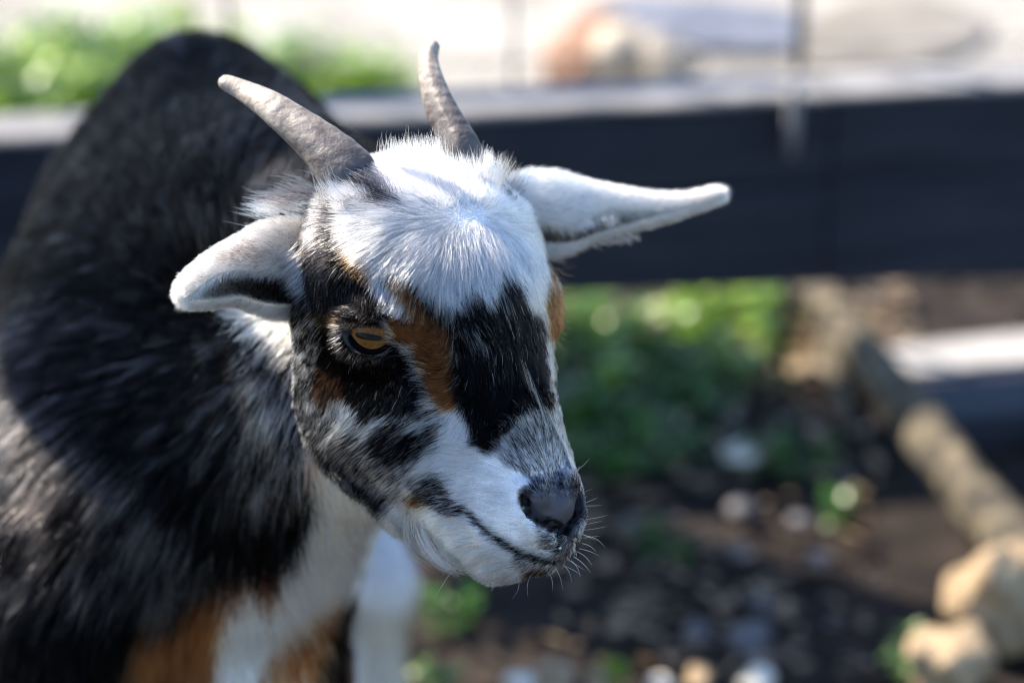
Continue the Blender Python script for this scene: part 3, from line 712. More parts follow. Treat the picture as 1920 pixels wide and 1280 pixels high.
# skin colour under the fur and the bare nose
cc_ = np.zeros((len(GV), 4), np.float32); cc_[:, 3] = 1
def coat_of(pts, r):
    """colour of the coat at points near the head or the body"""
    dh = HEAD_BASE.ev(pts); db = body.ev(pts); ish = dh < db
    xy = proj(pts); xyh = xy.copy()
    hd = to_head(pts); g = HEAD_BASE.grad(pts); far = ish & (g[:, 2] < .05) & (hd[:, 0] > 0)
    m = hd.copy(); m[:, 0] *= -1; xyh[far] = proj(HE + .01 * (m[far] @ HM))
    c = np.where(ish[:, None], MH_.look(xyh, r), MB_.look(xy, r)); return c, ish, xyh
c0, ish0, xyh0 = coat_of(BV, np.full(NB, .99))
cc_[:NB, :3] = c0 * .8
xi = np.clip((xyh0[:, 0] / 2).astype(int), 0, MW - 1); yi = np.clip((xyh0[:, 1] / 2).astype(int), 0, MH - 1)
EYEZ = np.zeros(len(BV), bool)
for c, ax, ex, ey in EYES:
    q = BV - c; EYEZ |= ((q @ ax) > -.004) & (((q @ ex) / .0175) ** 2 + ((q @ ey) / .0135) ** 2 < 1)
cc_[:NB][EYEZ, :3] = (.006, .005, .006)
bare = ish0 & PAD[yi, xi]; dks = ish0 & DARKSKIN[yi, xi]
cc_[:NB][dks, :3] = (.040, .038, .046); cc_[:NB][bare, :3] = (.052, .049, .056)
cc_[NB:, :3] = (.62, .52, .42)
o_ = NB
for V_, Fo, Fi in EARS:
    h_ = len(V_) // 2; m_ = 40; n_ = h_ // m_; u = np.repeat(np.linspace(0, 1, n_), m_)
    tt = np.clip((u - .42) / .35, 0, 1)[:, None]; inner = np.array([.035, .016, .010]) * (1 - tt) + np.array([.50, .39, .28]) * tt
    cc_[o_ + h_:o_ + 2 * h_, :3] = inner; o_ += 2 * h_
for q_ in NOSTRIL:
    dn = np.min(np.linalg.norm(BV[:, None] - q_[None], axis=2), axis=1) if False else np.full(NB, 9.)
    near_ = np.nonzero(np.all(np.abs(BV - q_.mean(0)) < .02, axis=1))[0]
    dn[near_] = np.linalg.norm(BV[near_, None] - q_[None], axis=2).min(1); cc_[:NB][dn < .0025, :3] = (.004, .004, .005)
at = body_o.data.attributes.new('coat', 'FLOAT_COLOR', 'POINT'); at.data.foreach_set('color', cc_.ravel())

# ------------------------------------------------------------------ head fur
def inframe(xy, m=140): return (xy[:, 0] > -m) & (xy[:, 0] < 1920 + m) & (xy[:, 1] > -m) & (xy[:, 1] < 1280 + m)
FUR_K = 1.25
def w_head(c, n):
    d = HEAD_BASE.ev(c); b = body.ev(c); return ((d < b) & (d < .03)).astype(float) * np.where(n[:, 2] > -.25, 1, .12)
def w_body(c, n):
    d = HEAD_BASE.ev(c); b = body.ev(c); xy = proj(c); return ((d >= b) & inframe(xy)).astype(float) * np.where(n[:, 2] > -.3, 1, .15) * np.where(-c[:, 2] > 1.45, .5, 1)
EYE_KEEP = [(c, ax, ex, ey) for c, ax, ex, ey in EYES]
def clear_eye(r_):
    keep = np.ones(len(r_), bool)
    for c, ax, ex, ey in EYE_KEEP:
        q = r_ - c; z = q @ ax; x_ = q @ ex - (LL[:, 0].mean()); y_ = q @ ey - (LL[:, 1].mean())
        keep &= ~((z > 0) & (z < .03) & (((x_ - .0004) / .0114) ** 2 + (y_ / .0071) ** 2 < 1))
    return keep
N_HEAD = int(230000 * FUR_K)
r_, n_, _ = tri_sample(BV, BF, N_HEAD, w_head)
k_ = clear_eye(r_); r_, n_ = r_[k_], n_[k_]
u_ = rng.random(len(r_)); sk_ = streak(proj(r_), GH, 22, 26, 3.4, 3); px_ = proj(r_)[:, 0]; wt_ = np.clip((930 - px_) / 80, .15, .75); uu_ = np.where(u_ < wt_, sk_, rng.random(len(r_)))
c_, ish_, xy_ = coat_of(r_, uu_)
xi = np.clip((xy_[:, 0] / 2).astype(int), 0, MW - 1); yi = np.clip((xy_[:, 1] / 2).astype(int), 0, MH - 1)
k_ = ~(PAD[yi, xi] & (rng.random(len(r_)) < np.clip(.45 + (xy_[:, 1] - 915) / 50, .45, 1.1))); r_, n_, c_, xy_, uu_ = r_[k_], n_[k_], c_[k_], xy_[k_], uu_[k_]
cb = comb(xy_, GH, 24); dwh_ = np.hypot(xy_[:, 0] - 872, xy_[:, 1] - 392); rn_ = rng.normal(0, 1, (len(xy_), 2)) * .55 * np.exp(-(dwh_ / 70) ** 2)[:, None]; cb[:, 3] *= 1 - .55 * np.exp(-(dwh_ / 90) ** 2); cb[:, 2] *= 1 - .35 * np.exp(-(dwh_ / 60) ** 2); cb[:, :2] += rn_ * np.linalg.norm(cb[:, :2], axis=1, keepdims=True)
side_far = (n_[:, 2] < .05)
L_ = cb[:, 2] * .00115 * rng.uniform(.6, 1.15, len(r_))
mid_xy = xy_ + nrm(cb[:, :2]) * (L_[:, None] * FPX * .38)              # a hair carries the colour of the patch it lies on
ch_ = MH_.look(mid_xy + rng.normal(0, 3.2, xy_.shape), uu_)
K_ = grow(r_, n_, cb[:, :2], L_, cb[:, 3], 6, .5, .0022, .13, .05)
var = rng.normal(1, .17, (len(r_), 1)); ch_ = np.clip(ch_ * var, .0015, .90)
rad_ = np.where(L_ > .008, .000125, .000095) * rng.uniform(.7, 1.3, len(r_))
print('head fur', len(r_), time.time() - T0)
HEADFUR = (K_, rad_, ch_)

# body fur
N_BODY = int(150000 * FUR_K)
r_, n_, _ = tri_sample(BV, BF, N_BODY, w_body)
sk_ = streak(proj(r_), GB, 40, 62, 5.5, 4); uu_ = np.where(rng.random(len(r_)) < .8, sk_, rng.random(len(r_)))
xy_ = proj(r_); cb = comb(xy_, GB, 40)
L_ = cb[:, 2] * .001 * rng.uniform(.6, 1.15, len(r_)) * .85
mid_xy = xy_ + nrm(cb[:, :2]) * (L_[:, None] * FPX * .30)
cb_ = MB_.look(mid_xy + rng.normal(0, 6, xy_.shape), uu_) * np.clip(rng.normal(1, .12, (len(r_), 1)), .6, 1.4)
cb_ = np.where(cb_.max(1, keepdims=True) < .012, cb_ * .5, cb_)
KB_ = grow(r_, n_, cb[:, :2], L_, cb[:, 3], 7, .7, .0075, .17, .06, .12)
radb = .00021 * rng.uniform(.7, 1.3, len(r_))
print('body fur', len(r_), time.time() - T0)

# ear fur: short plush outside, sparse long hairs inside
KE, RE, CE = [], [], []
for ei, (V_, Fo, Fi) in enumerate(EARS):
    h_ = len(V_) // 2; C_ = V_[:h_].reshape(-1, 40, 3).mean(1)
    nO = 52000 if ei == 0 else 40000
    q, nn, _ = tri_sample(V_, Fo, nO); ctr = C_[np.argmin(((q[:, None] - C_[None, ::4]) ** 2).sum(-1), 1) * 4]
    sg = np.sign(((q - ctr) * nn).sum(1))[:, None]; nn = nn * sg
    dv = np.array([-1., .28]) if ei == 0 else np.array([1., -.05])
    L_ = rng.uniform(.0022, .0060, len(q)); base = np.clip((q[:, 0] - P(470, 0, 1)[0]) / .02, 0, 1) if ei == 0 else np.clip((P(1100, 0, 1.07)[0] - q[:, 0]) / .02, 0, 1)
    L_ *= 1 + 1.2 * base
    KE.append(grow(q, nn, np.repeat(dv[None], len(q), 0), L_, rng.uniform(.3, 1.1, len(q)), 6, .6, .0014, .45)); RE.append(np.full(len(q), .00008))
    pq = proj(q); fl = np.exp(-((pq[:, 0] - 465) / 55) ** 2 - ((pq[:, 1] - 478) / 22) ** 2) if ei == 0 else 0 * pq[:, 0]
    c = np.where((rng.random(len(q)) < .42 * fl + (.02 + .22 * (vnoise(q, .0018, 5) > .35) * (1 - base * .5)))[:, None], np.array((.12, .10, .085)), np.array((.70, .64, .56)) if ei == 0 else np.array((.60, .55, .48)))
    CE.append(c * rng.normal(1, .06, (len(q), 1)))
    q, nn, _ = tri_sample(V_, Fi, 15000); ctr = C_[np.argmin(((q[:, None] - C_[None, ::4]) ** 2).sum(-1), 1) * 4]
    u = np.linspace(0, 1, len(C_))[np.argmin(((q[:, None] - C_[None, ::4]) ** 2).sum(-1), 1) * 4]
    nn = -nn * np.sign(((q - ctr) * nn).sum(1))[:, None]
    kp = rng.random(len(q)) < np.clip(.25 + u * 1.3, 0, 1); q, nn, u = q[kp], nn[kp], u[kp]
    dv = np.array([-.5, .8]) if ei == 0 else np.array([-.45, -.9]); Li = rng.uniform(.003, .007, len(q)) * (1.5 - u)
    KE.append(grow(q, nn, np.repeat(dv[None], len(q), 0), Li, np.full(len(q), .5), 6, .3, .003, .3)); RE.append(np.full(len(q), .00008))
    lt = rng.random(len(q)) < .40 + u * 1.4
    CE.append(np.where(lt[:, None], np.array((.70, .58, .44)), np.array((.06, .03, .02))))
    # fine hairs standing out along both rims
    O_ = V_[:h_].reshape(-1, 40, 3)
    for j0, j1 in ((0, 3), (39, 36)):
        nr = 1500; a_ = rng.random(nr) * (len(O_) - 2) * .98; ia = a_.astype(int); fr = (a_ - ia)[:, None]
        rt = O_[ia, j0] * (1 - fr) + O_[ia + 1, j0] * fr; ou = nrm(O_[ia, j0] - O_[ia, j1]); al = nrm(O_[ia + 1, j0] - O_[ia, j0])
        dr3 = nrm(ou + al * .9 + rng.normal(0, .35, (nr, 3))); Lr = rng.uniform(.002, .0055, nr)[:, None]
        KE.append(np.stack([rt + dr3 * Lr * s_ + np.array([0, -1., 0]) * Lr * .25 * s_ ** 2 for s_ in np.linspace(0, 1, 6)], 1)); RE.append(np.full(nr, .00008))
        CE.append(np.array((.74, .66, .56))[None] * rng.normal(1, .12, (nr, 1)))
# tuft of long pale hair at the root of each ear, over the opening
def tuft(x0, y0, x1, y1, d, n, dx, dy, L, col, lift=.4, spread=6, r=.00009, z=(0, 0, 1)):
    u = rng.random(n); x = x0 + (x1 - x0) * u + rng.normal(0, spread, n); y = y0 + (y1 - y0) * u + rng.normal(0, spread, n)
    root = np.stack([(x - 960) / FPX * d, -(y - 640) / FPX * d, -d + rng.normal(0, .001, n)], 1)
    K = grow(root, np.repeat(nrm(np.array(z, float))[None], n, 0), np.repeat(np.array([[dx, dy]], float), n, 0), L * rng.uniform(.6, 1.1, n), np.full(n, lift), 6, .6, .004, .2, .08)
    KE.append(K); RE.append(np.full(n, r)); CE.append(np.array(col)[None] * rng.normal(1, .08, (n, 1)))
tuft(566, 470, 590, 530, .992, 300, -.75, .65, .014, (.66, .65, .68), .2, 8)
tuft(560, 470, 590, 540, .992, 120, -.7, .8, .012, (.06, .05, .05), .2, 9)
tuft(520, 470, 575, 480, .992, 130, -.6, .8, .012, (.70, .68, .70), .2, 9)
tuft(1040, 425, 1150, 405, 1.060, 150, .55, .9, .006, (.55, .46, .38), .1, 4, r=.00008)
tuft(500, 400, 570, 385, 1.02, 220, -.95, -.12, .015, (.70, .62, .52), .5, 9)
tuft(520, 385, 600, 360, 1.02, 260, -.9, -.3, .016, (.06, .05, .05), .5, 10)
tuft(612, 372, 705, 392, .984, 230, -.55, -.85, .012, (.70, .70, .74), .15, 9)
tuft(640, 380, 720, 395, .984, 160, -.8, -.6, .010, (.05, .05, .06), .15, 9)
tuft(700, 360, 745, 385, .986, 160, -.35, -.9, .012, (.03, .03, .04), .2, 9)
tuft(830, 328, 900, 332, 1.002, 300, -.1, -1., .010, (.86, .84, .82), .3, 8)
tuft(900, 318, 940, 350, 1.012, 260, .25, -1., .012, (.86, .84, .84), .3, 6)
tuft(930, 335, 965, 365, 1.035, 120, .35, -1., .013, (.05, .045, .045), .3, 8)
tuft(720, 300, 830, 292, 1.0, 420, .0, -1., .010, (.86, .82, .76), .5, 9)
# fringe under the right ear and long hairs before its opening
for q in range(9): tuft(1060 + q * 14, 455 - q * 2.0, 1074 + q * 14, 453 - q * 2.1, 1.078 + q * .001, 22, .6, .5, .0055, (.70, .64, .56), .15, 5)
for q in range(0): tuft(350 + q * 22, 572 + q * .5, 372 + q * 22, 573 + q * .5, .985 + q * .004, 34, -.5, .7, .0045, (.74, .69, .62), .15, 5)
print('ear fur', time.time() - T0)

def cat6(L): return np.concatenate(L)
headfur_o = add_curves('face_fur', *HEADFUR, body_o)
earfur_o = add_curves('ear_fur', cat6(KE), cat6(RE), np.clip(cat6(CE), .003, .92), body_o)
bodyfur_o = add_curves('body_fur', KB_, radb, np.clip(cb_, .0015, .92), body_o)

# whiskers, lashes, beard
def strands(name, rows, rad, colr, k=8, n_each=1, sp=4, parent=goat):
    """rows: x0 y0 x1 y1 depth0 depth1 bend"""
    K, C_ = [], []
    for x0, y0, x1, y1, d0, d1, bend in rows:
        for _ in range(n_each):
            j = rng.normal(0, sp, 4) * np.array([1, 1, .6, .6]) if n_each > 1 else np.zeros(4); j[2:] -= j[:2] * .6; s = np.linspace(0, 1, k)
            dx, dy = x1 - x0, y1 - y0; xs = x0 + j[0] + (dx + j[2]) * s - dy * bend * np.sin(s * math.pi); ys = y0 + j[1] + (dy + j[3]) * s + dx * bend * np.sin(s * math.pi)
            dd = d0 + (d1 - d0) * s; K.append(np.stack([(xs - 960) / FPX * dd, -(ys - 640) / FPX * dd, -dd], 1)); C_.append(np.array(colr) * rng.uniform(.8, 1.1))
    return add_curves(name, np.array(K), np.full(len(K), rad), np.clip(np.array(C_), .003, .9), parent)
def surf_d(x, y): return float(-head.hit([(x, y)])[0][2])
wh = []
for x0, y0, x1, y1, b in [(1090, 880, 1106, 858, .05), (1098, 925, 1112, 915, 0), (1100, 945, 1122, 932, 0), (1100, 950, 1128, 947, 0), (1100, 975, 1140, 965, .03), (1100, 985, 1130, 976, 0), (1100, 995, 1138, 986, .02),
        (1098, 1005, 1135, 1026, -.12), (1098, 1010, 1126, 1004, 0), (1095, 1020, 1118, 1034, -.1), (1090, 1030, 1124, 1042, -.05), (1085, 1035, 1110, 1060, -.1), (1080, 1045, 1108, 1074, -.06), (1075, 1052, 1088, 1082, -.1),
        (1060, 1060, 1072, 1090, -.1), (1045, 1065, 1055, 1104, -.06), (1030, 1070, 1036, 1106, -.1), (1000, 1078, 990, 1118, .1), (975, 1080, 960, 1122, -.15), (940, 1060, 924, 1106, .1), (930, 1060, 920, 1108, -.1), (955, 1075, 922, 1108, .05),
        (860, 1060, 818, 1116, .02), (850, 1055, 830, 1080, .1), (1010, 1010, 1030, 1030, 0), (1068, 1050, 1096, 1068, 0), (1092, 1000, 1116, 1012, 0), (1060, 1062, 1090, 1078, -.05), (890, 1040, 850, 1075, .08), (905, 1045, 872, 1072, .1)]:
    sx = min(x0, 1088) - 6; sy = min(y0, 1060) - 4; d_ = surf_d(sx, sy); d_ = d_ if d_ < 1.2 else .99
    wh.append((x0 - 4, y0 - 2, x1, y1, d_, d_ - .004, b))
strands('whisker', wh, .000085, (.72, .70, .70))
lash = []
for i in range(34):
    u = i / 33; x = 648 + 84 * u; y = 609 - 3 * math.sin(u * 3.1); d_ = float(-P(0, 0, 1)[2]) - .026
    d_ = surf_d(690, 590) - .001; lash.append((x, y, x - 14 + 16 * u, y + 13, d_ , d_ - .006, .15))
strands('eyelash', lash, .00007, (.05, .045, .045), n_each=3, sp=2.5)
far = []
for i in range(16):
    y = 470 + 11 * i; far.append((1043 - abs(y - 560) * .04, y, 1066 + rng.uniform(-6, 16), y + 8 + 26 * i / 16, 1.055, 1.06, .12))
strands('eyelash', far, .00007, (.10, .05, .03), n_each=2, sp=4)
stray = [(700, 545, 642, 498, .985, .98, -.12), (680, 520, 612, 530, .98, .975, .45), (742, 545, 770, 488, .985, .98, .06), (775, 592, 722, 590, .985, .98, .12), (752, 270, 762, 235, 1.0, 1.0, .05), (920, 330, 928, 285, 1.03, 1.03, .04), (1050, 338, 1060, 318, 1.07, 1.07, .05), (1040, 470, 1062, 430, 1.05, 1.05, .05)]
strands('stray_hair', stray, .00007, (.75, .70, .62))
bd = [(790, 1000, 866, 1078, 1.0, .995, .14), (805, 1010, 878, 1066, 1.0, .995, .12), (785, 990, 842, 1068, 1.0, .995, .12), (825, 1015, 896, 1052, 1.0, .995, .14), (765, 975, 812, 1056, 1.0, 1.0, .2), (850, 1030, 905, 1060, 1.0, 1.0, .1)]
strands('beard', bd, .00009, (.82, .74, .60), n_each=38, sp=8)
# ------------------------------------------------------------------ the place
def G(x, y, z=0.):
    r = W(x, y, 1.0) - CO; t = (z - CAM_H) / r[2]; return CO + r * t
def rough_mesh(name, v, f, m, parent=None, smooth=True): return mesh_obj(name, v, f, m, parent, smooth)

# ground: one uneven sheet of dark soil
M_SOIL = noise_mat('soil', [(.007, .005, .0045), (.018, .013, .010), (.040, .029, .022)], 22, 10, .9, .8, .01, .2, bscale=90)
def ground_h(x, y): return .006 * math.sin(x * 9 + 1.3) * math.sin(y * 7.1) + .004 * math.sin(x * 23 + y * 17)
xs_ = np.concatenate([np.linspace(-60, -2, 12), np.linspace(-1.9, 1.9, 90), np.linspace(2, 60, 12)]); ys_ = np.concatenate([np.linspace(-20, .3, 8), np.linspace(.35, 3.6, 90), np.linspace(3.8, 120, 20)])
v = [(x, y, ground_h(x, y) - .008 if abs(x) < 1.9 and .3 < y < 3.5 else -.008) for y in ys_ for x in xs_]; nx_ = len(xs_)
f = [(j * nx_ + i, j * nx_ + i + 1, (j + 1) * nx_ + i + 1, (j + 1) * nx_ + i) for j in range(len(ys_) - 1) for i in range(nx_ - 1)]
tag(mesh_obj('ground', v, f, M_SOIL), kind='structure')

# pale gravel yard beyond the boards
M_YARD = noise_mat('pale_gravel', [(.17, .16, .145), (.27, .255, .225), (.36, .34, .30)], 5, 8, .9, .5, .006, .2, bscale=120)
F0 = np.array([.05, 1.98]); FD = np.array([math.cos(math.radians(9)), math.sin(math.radians(9))]); FN = np.array([-FD[1], FD[0]])
def fp(s, t, z): q = F0 + FD * s + FN * t; return (q[0], q[1], z)     # along the fence, behind it, height
def edge_t(s): return .36 + .05 * math.sin(s * 4) + .03 * math.sin(s * 13)
ss = np.linspace(-8, 9, 140); v = []; f = []
for s in ss:
    v.append(fp(s, edge_t(s), .004)); v.append(fp(s, 2.0, .005)); v.append(fp(s * 3, 60, .005))
for i in range(len(ss) - 1):
    a = i * 3; f += [(a, a + 3, a + 4, a + 1), (a + 1, a + 4, a + 5, a + 2)]
tag(mesh_obj('gravel_yard', v, f, M_YARD), kind='structure')

# ---- helpers for things
def lumpy(c, r, seed, sub=3, rough=.18, flat=1.0, sq=0):
    """an uneven stone of half sizes r around c"""
    bm = bmesh.new(); bmesh.ops.create_icosphere(bm, subdivisions=sub, radius=1); rs = np.random.default_rng(seed); ph = rs.uniform(0, 6.28, 12); dirs = nrm(rs.normal(size=(9, 3)))
    cuts = [(nrm(rs.normal(size=3)), rs.uniform(.55, .85)) for _ in range(7)]
    for v in bm.verts:
        p_ = np.array(v.co)
        for n_, h_ in cuts:
            e_ = p_.dot(n_) - h_
            if e_ > 0: p_ = p_ - n_ * e_ * .85
        k_ = 1 + rough * sum(math.sin(3.1 * p_.dot(dirs[i]) * (1 + i * .45) + ph[i]) / (1 + i * .7) for i in range(7)) * .35
        v.co = Vector((p_ * k_ * np.array(r)).tolist())
    rz = rs.uniform(0, 3.1); bmesh.ops.rotate(bm, verts=bm.verts, cent=(0, 0, 0), matrix=Matrix.Rotation(rz, 3, 'Z')); bmesh.ops.translate(bm, verts=bm.verts, vec=Vector(c))
    return bm
def bm_obj(name, bm, m, parent=None, smooth=True, loc=None):
    me = bpy.data.meshes.new(name)
    if loc is not None: bmesh.ops.translate(bm, verts=bm.verts, vec=-Vector(loc))
    bm.to_mesh(me); bm.free(); me.materials.append(m)
    if smooth: me.polygons.foreach_set('use_smooth', [True] * len(me.polygons))
    o = bpy.data.objects.new(name, me); COL.objects.link(o)
    if loc is not None: o.location = loc
    if parent is not None: adopt(o, parent)
    return o
def plank(s0, s1, t0, t1, z0, z1, tilt=0., nseg=24, seed=0, bev=.004):
    """sawn timber between two stations of the fence line, edges eased and slightly uneven"""
    rs = np.random.default_rng(seed); v, f = [], []
    prof = [(t0, z0 + bev), (t0, z1 - bev), (t0 + bev, z1), (t1 - bev, z1), (t1, z1 - bev), (t1, z0 + bev), (t1 - bev, z0), (t0 + bev, z0)]
    for i, s in enumerate(np.linspace(s0, s1, nseg + 1)):
        w_ = .0015 * math.sin(s * 11 + seed) + rs.normal(0, .0005); dz = tilt * (s - s0)
        for t, z in prof: q = fp(s, t + w_, z + dz + rs.normal(0, .0004)); v.append(q)
    for i in range(nseg):
        for j in range(8): a, b = i * 8 + j, i * 8 + (j + 1) % 8; f.append((a, b, b + 8, a + 8))
    f.append(tuple(range(8))); f.append(tuple(nseg * 8 + j for j in range(8))[::-1]); return v, f
def tube(pts, rads, m=10, seed=None, rough=0.):
    pts = np.asarray(pts, float); T_ = nrm(np.gradient(pts, axis=0)); v, f = [], []; rs = np.random.default_rng(seed or 0); ph = rs.uniform(0, 6.28, 6)
    up = np.array([0, 0, 1.]) if abs(T_[0][2]) < .9 else np.array([1., 0, 0])
    for i, (p_, t) in enumerate(zip(pts, T_)):
        a = nrm(np.cross(t, up)); b = np.cross(a, t)
        for j in range(m):
            q = 2 * math.pi * j / m; k_ = 1 + rough * (math.sin(3 * q + ph[0] + i * .35) + .7 * math.sin(5 * q + ph[1] - i * .5) + .6 * math.sin(2 * q + i * .9 + ph[2]))
            v.append(p_ + rads[i] * k_ * (math.cos(q) * a + math.sin(q) * b))
    n = len(pts)
    for i in range(n - 1):
        for j in range(m): a, b = i * m + j, i * m + (j + 1) % m; f.append((a, b, b + m, a + m))
    f.append(tuple(range(m))[::-1]); f.append(tuple((n - 1) * m + j for j in range(m))); return v, f

# ---- dark board fence with a weathered top
M_BOARD = noise_mat('dark_board_wood', [(.005, .007, .013), (.012, .015, .026), (.024, .025, .036)], 6, 9, .62, .5, .004, .3, stretch=(1, 1, 9), bscale=40)  # darker than the cap wood on every board face
M_TOP = noise_mat('weathered_wood', [(.12, .12, .125), (.19, .185, .18), (.26, .25, .24)], 14, 9, .85, .5, .003, .2, stretch=(1.5, 1.5, 8))
M_TOP2 = noise_mat('lit_top_wood', [(.20, .195, .19), (.29, .28, .265), (.36, .35, .33)], 14, 9, .85, .5, .003, .2, stretch=(1.5, 1.5, 8))
fence = empty('board_fence', fp(.4, 0, 0)); tag(fence, 'low fence of dark boards with a pale weathered top edge', 'fence')
JS = .235
for k_, (s0, s1) in enumerate(((-2.6, -.62), (-.617, JS), (JS + .003, 1.9))):
    v, f = plank(s0, s1, 0, .052, .215, .293, seed=3 + k_); mesh_obj('board', v, f, M_BOARD, fence, False)
    v, f = plank(s0, s1, .001, .050, .128, .212, seed=9 + k_); v = [(a, b, c - (.036 * max(0, (a - .05) + .15) if c < .17 else 0)) for a, b, c in v]; mesh_obj('board', v, f, M_BOARD, fence, False)
    v, f = plank(s0, s1, -.004, .060, .2935, .301, seed=15 + k_, bev=.0025); mesh_obj('cap_board', v, f, M_TOP, fence, False)
for s in (-2.5, -.62, JS + .9, 1.85):
    v, f = plank(s - .03, s + .03, .0535, .10, -.02, .287, nseg=2, seed=30, bev=.003); mesh_obj('post', v, f, M_BOARD, fence, False)

# ---- wire netting behind the boards and the stake that holds it
M_WIRE = noise_mat('galvanised_wire', [(.10, .10, .11), (.20, .20, .21)], 60, 3, .45, .1, .001, .5); 
for m_ in (M_WIRE,): m_.node_tree.nodes['Principled BSDF'].inputs['Metallic'].default_value = .7
M_STAKE = noise_mat('dark_painted_steel', [(.03, .03, .035), (.06, .06, .065)], 40, 4, .5, .2, .001, .5)
net = empty('wire_fence', fp(.0, .13, 0)); tag(net, 'thin wire netting strung behind the dark boards', 'fence')
def at_s(px, py, t):       # station along the fence of the plane at distance t behind it seen at px, py
    r = W(px, py, 1.) - CO; n2 = FN; k_ = (n2 @ (F0 + FN * t) - n2 @ CO[:2]) / (n2 @ r[:2]); q = CO + r * k_; return float((q[:2] - F0) @ FD), float(q[2])
for px in (-110, 425, 960, 2030):
    s, z = at_s(px, 60, .13); v, f = tube([fp(s + .002 * math.sin(q * 3), .13, q) for q in np.linspace(0, .75, 14)], [.0022] * 14, 8); mesh_obj('wire', v, f, M_WIRE, net)
for z in (.30, .45, .60, .74):
    v, f = tube([fp(s, .1275, z + .003 * math.sin(s * 5 + z * 9)) for s in np.linspace(-2.4, 1.8, 40)], [.0011] * 40, 6); mesh_obj('wire', v, f, M_WIRE, net)
s, z = at_s(1500, 60, .115)
v, f = tube([fp(s, .115, q) for q in np.linspace(-.05, .8, 8)], [.0052] * 8, 8); stake = mesh_obj('metal_stake', v, f, M_STAKE); tag(stake, 'dark upright steel stake behind the fence, right of the goat', 'stake')
s2, z2 = at_s(1490, 215, -.02)  # pale peg stands in for the sunlit piece of the stake
v, f = tube([fp(s2, -.016, q) for q in (.25, .275, .295, .315)], [.005, .006, .006, .005], 10, 4, .03); pg = mesh_obj('lit_stake_peg', v, f, M_TOP); tag(pg, 'short pale peg standing in for the sunlit piece of the stake', 'peg')

# ---- plank on the ground at the right; pale strip stands for its lit top
a0 = G(1695, 706, .02); a1 = G(2100, 660, .02); u2 = nrm(a1 - a0); n2 = np.array([-u2[1], u2[0], 0])
def relay(v):
    v = np.array(v); rel = v - np.array([F0[0], F0[1], 0]); q = a0 + (rel[:, :2] @ FD)[:, None] * u2 + (rel[:, :2] @ FN)[:, None] * n2; q[:, 2] = v[:, 2]; return q
pk = empty('timber_sleeper', tuple(a0)); tag(pk, 'squared timber sunk in the soil under the boards, its back half painted pale as the lit top', 'timber')
v, f = plank(.0, .9, -.085, .066, -.04, .015, seed=44, nseg=12); mesh_obj('beam', relay(v), f, M_BOARD, pk, False)
v, f = plank(.0, .9, .002, .064, .0155, .021, seed=45, nseg=12, bev=.0015); mesh_obj('lit_top_face', relay(v), f, M_TOP2, pk, False)  # paler strip carries the sunlit tone of the timber's top

# ---- fallen branch running down the right side
M_BARK = noise_mat('mossy_bark', [(.022, .020, .018), (.07, .06, .045), (.22, .18, .11)], 34, 9, .85, 1., .006, .2, stretch=(1, 1, 1), bscale=70)
br = empty('fallen_branch', tuple(G(1700, 800))); tag(br, 'thick mossy fallen branch slanting down to the tan rock', 'branch')
P_ = catmull([G(1490, 500, .02), G(1560, 585, .035), G(1650, 700, .042), G(1738, 812, .042), G(1825, 925, .040), G(1915, 1042, .034), G(2020, 1175, .03)], 46)
v, f = tube(P_, np.linspace(.018, .023, 46) * (1 + .02 * np.sin(np.arange(46) * .9)), 20, 3, .09); mesh_obj('branch', v, f, M_BARK, br)
P_ = catmull([G(1540, 560, .045), G(1545, 640, .02), G(1575, 730, .012), G(1590, 800, .006)], 20)
v, f = tube(P_, np.linspace(.011, .006, 20), 12, 6, .06); mesh_obj('side_branch', v, f, M_BARK, br)
P_ = catmull([G(1560, 545, .03), G(1500, 560, .035), G(1430, 575, .025)], 14)
v, f = tube(P_, np.linspace(.010, .006, 14), 10, 9, .06); mesh_obj('side_branch', v, f, M_BARK, br)

# ---- rocks and stones
M_TAN = noise_mat('tan_sandstone', [(.16, .11, .065), (.30, .22, .135), (.42, .32, .20)], 45, 12, .9, 1.5, .006, .2, bscale=55)
M_ORANGE = noise_mat('rusty_stone', [(.22, .12, .075), (.32, .19, .125), (.42, .30, .21)], 22, 8, .85, .7, .005, .2)
M_CREAM = noise_mat('cream_stone', [(.52, .46, .36), (.66, .61, .50), (.72, .68, .60)], 20, 8, .8, .5, .004, .3)
M_BUFF = noise_mat('buff_stone', [(.20, .15, .10), (.38, .32, .24), (.50, .45, .36)], 24, 9, .85, .9, .005, .2)
M_GREY = noise_mat('grey_stone', [(.05, .048, .05), (.09, .085, .088), (.16, .15, .15)], 30, 8, .6, .5, .003, .4)
M_YARD_SHADOW = noise_mat('yard_shadow_patch', [(.045, .055, .08), (.09, .10, .13), (.17, .18, .20)], 10, 9, .7, .6, .005, .3, bscale=50)
M_BEIGE = noise_mat('beige_slab', [(.11, .10, .085), (.17, .155, .13), (.23, .21, .18)], 12, 9, .85, .6, .005, .2, bscale=60)
def stone(name, px, py, r, m, label, cat, seed, group=None, sink=.3, sub=3, rough=.18):
    g = G(px, py); r = np.array(r); bm = lumpy((g[0], g[1], r[2] * (1 - sink)), r, seed, sub, rough)
    return tag(bm_obj(name, bm, m, loc=(g[0], g[1], 0)), label, cat, group)
stone('rock', 1850, 1210, (.040, .040, .050), M_TAN, 'big tan rock at the foot of the mossy branch, at the corner', 'rock', 5, 'tan rocks', .15, 5, .36)
stone('rock', 1775, 1300, (.034, .036, .030), M_TAN, 'low tan rock in front of the biggest tan rock', 'rock', 8, 'tan rocks', .15, 5, .36)
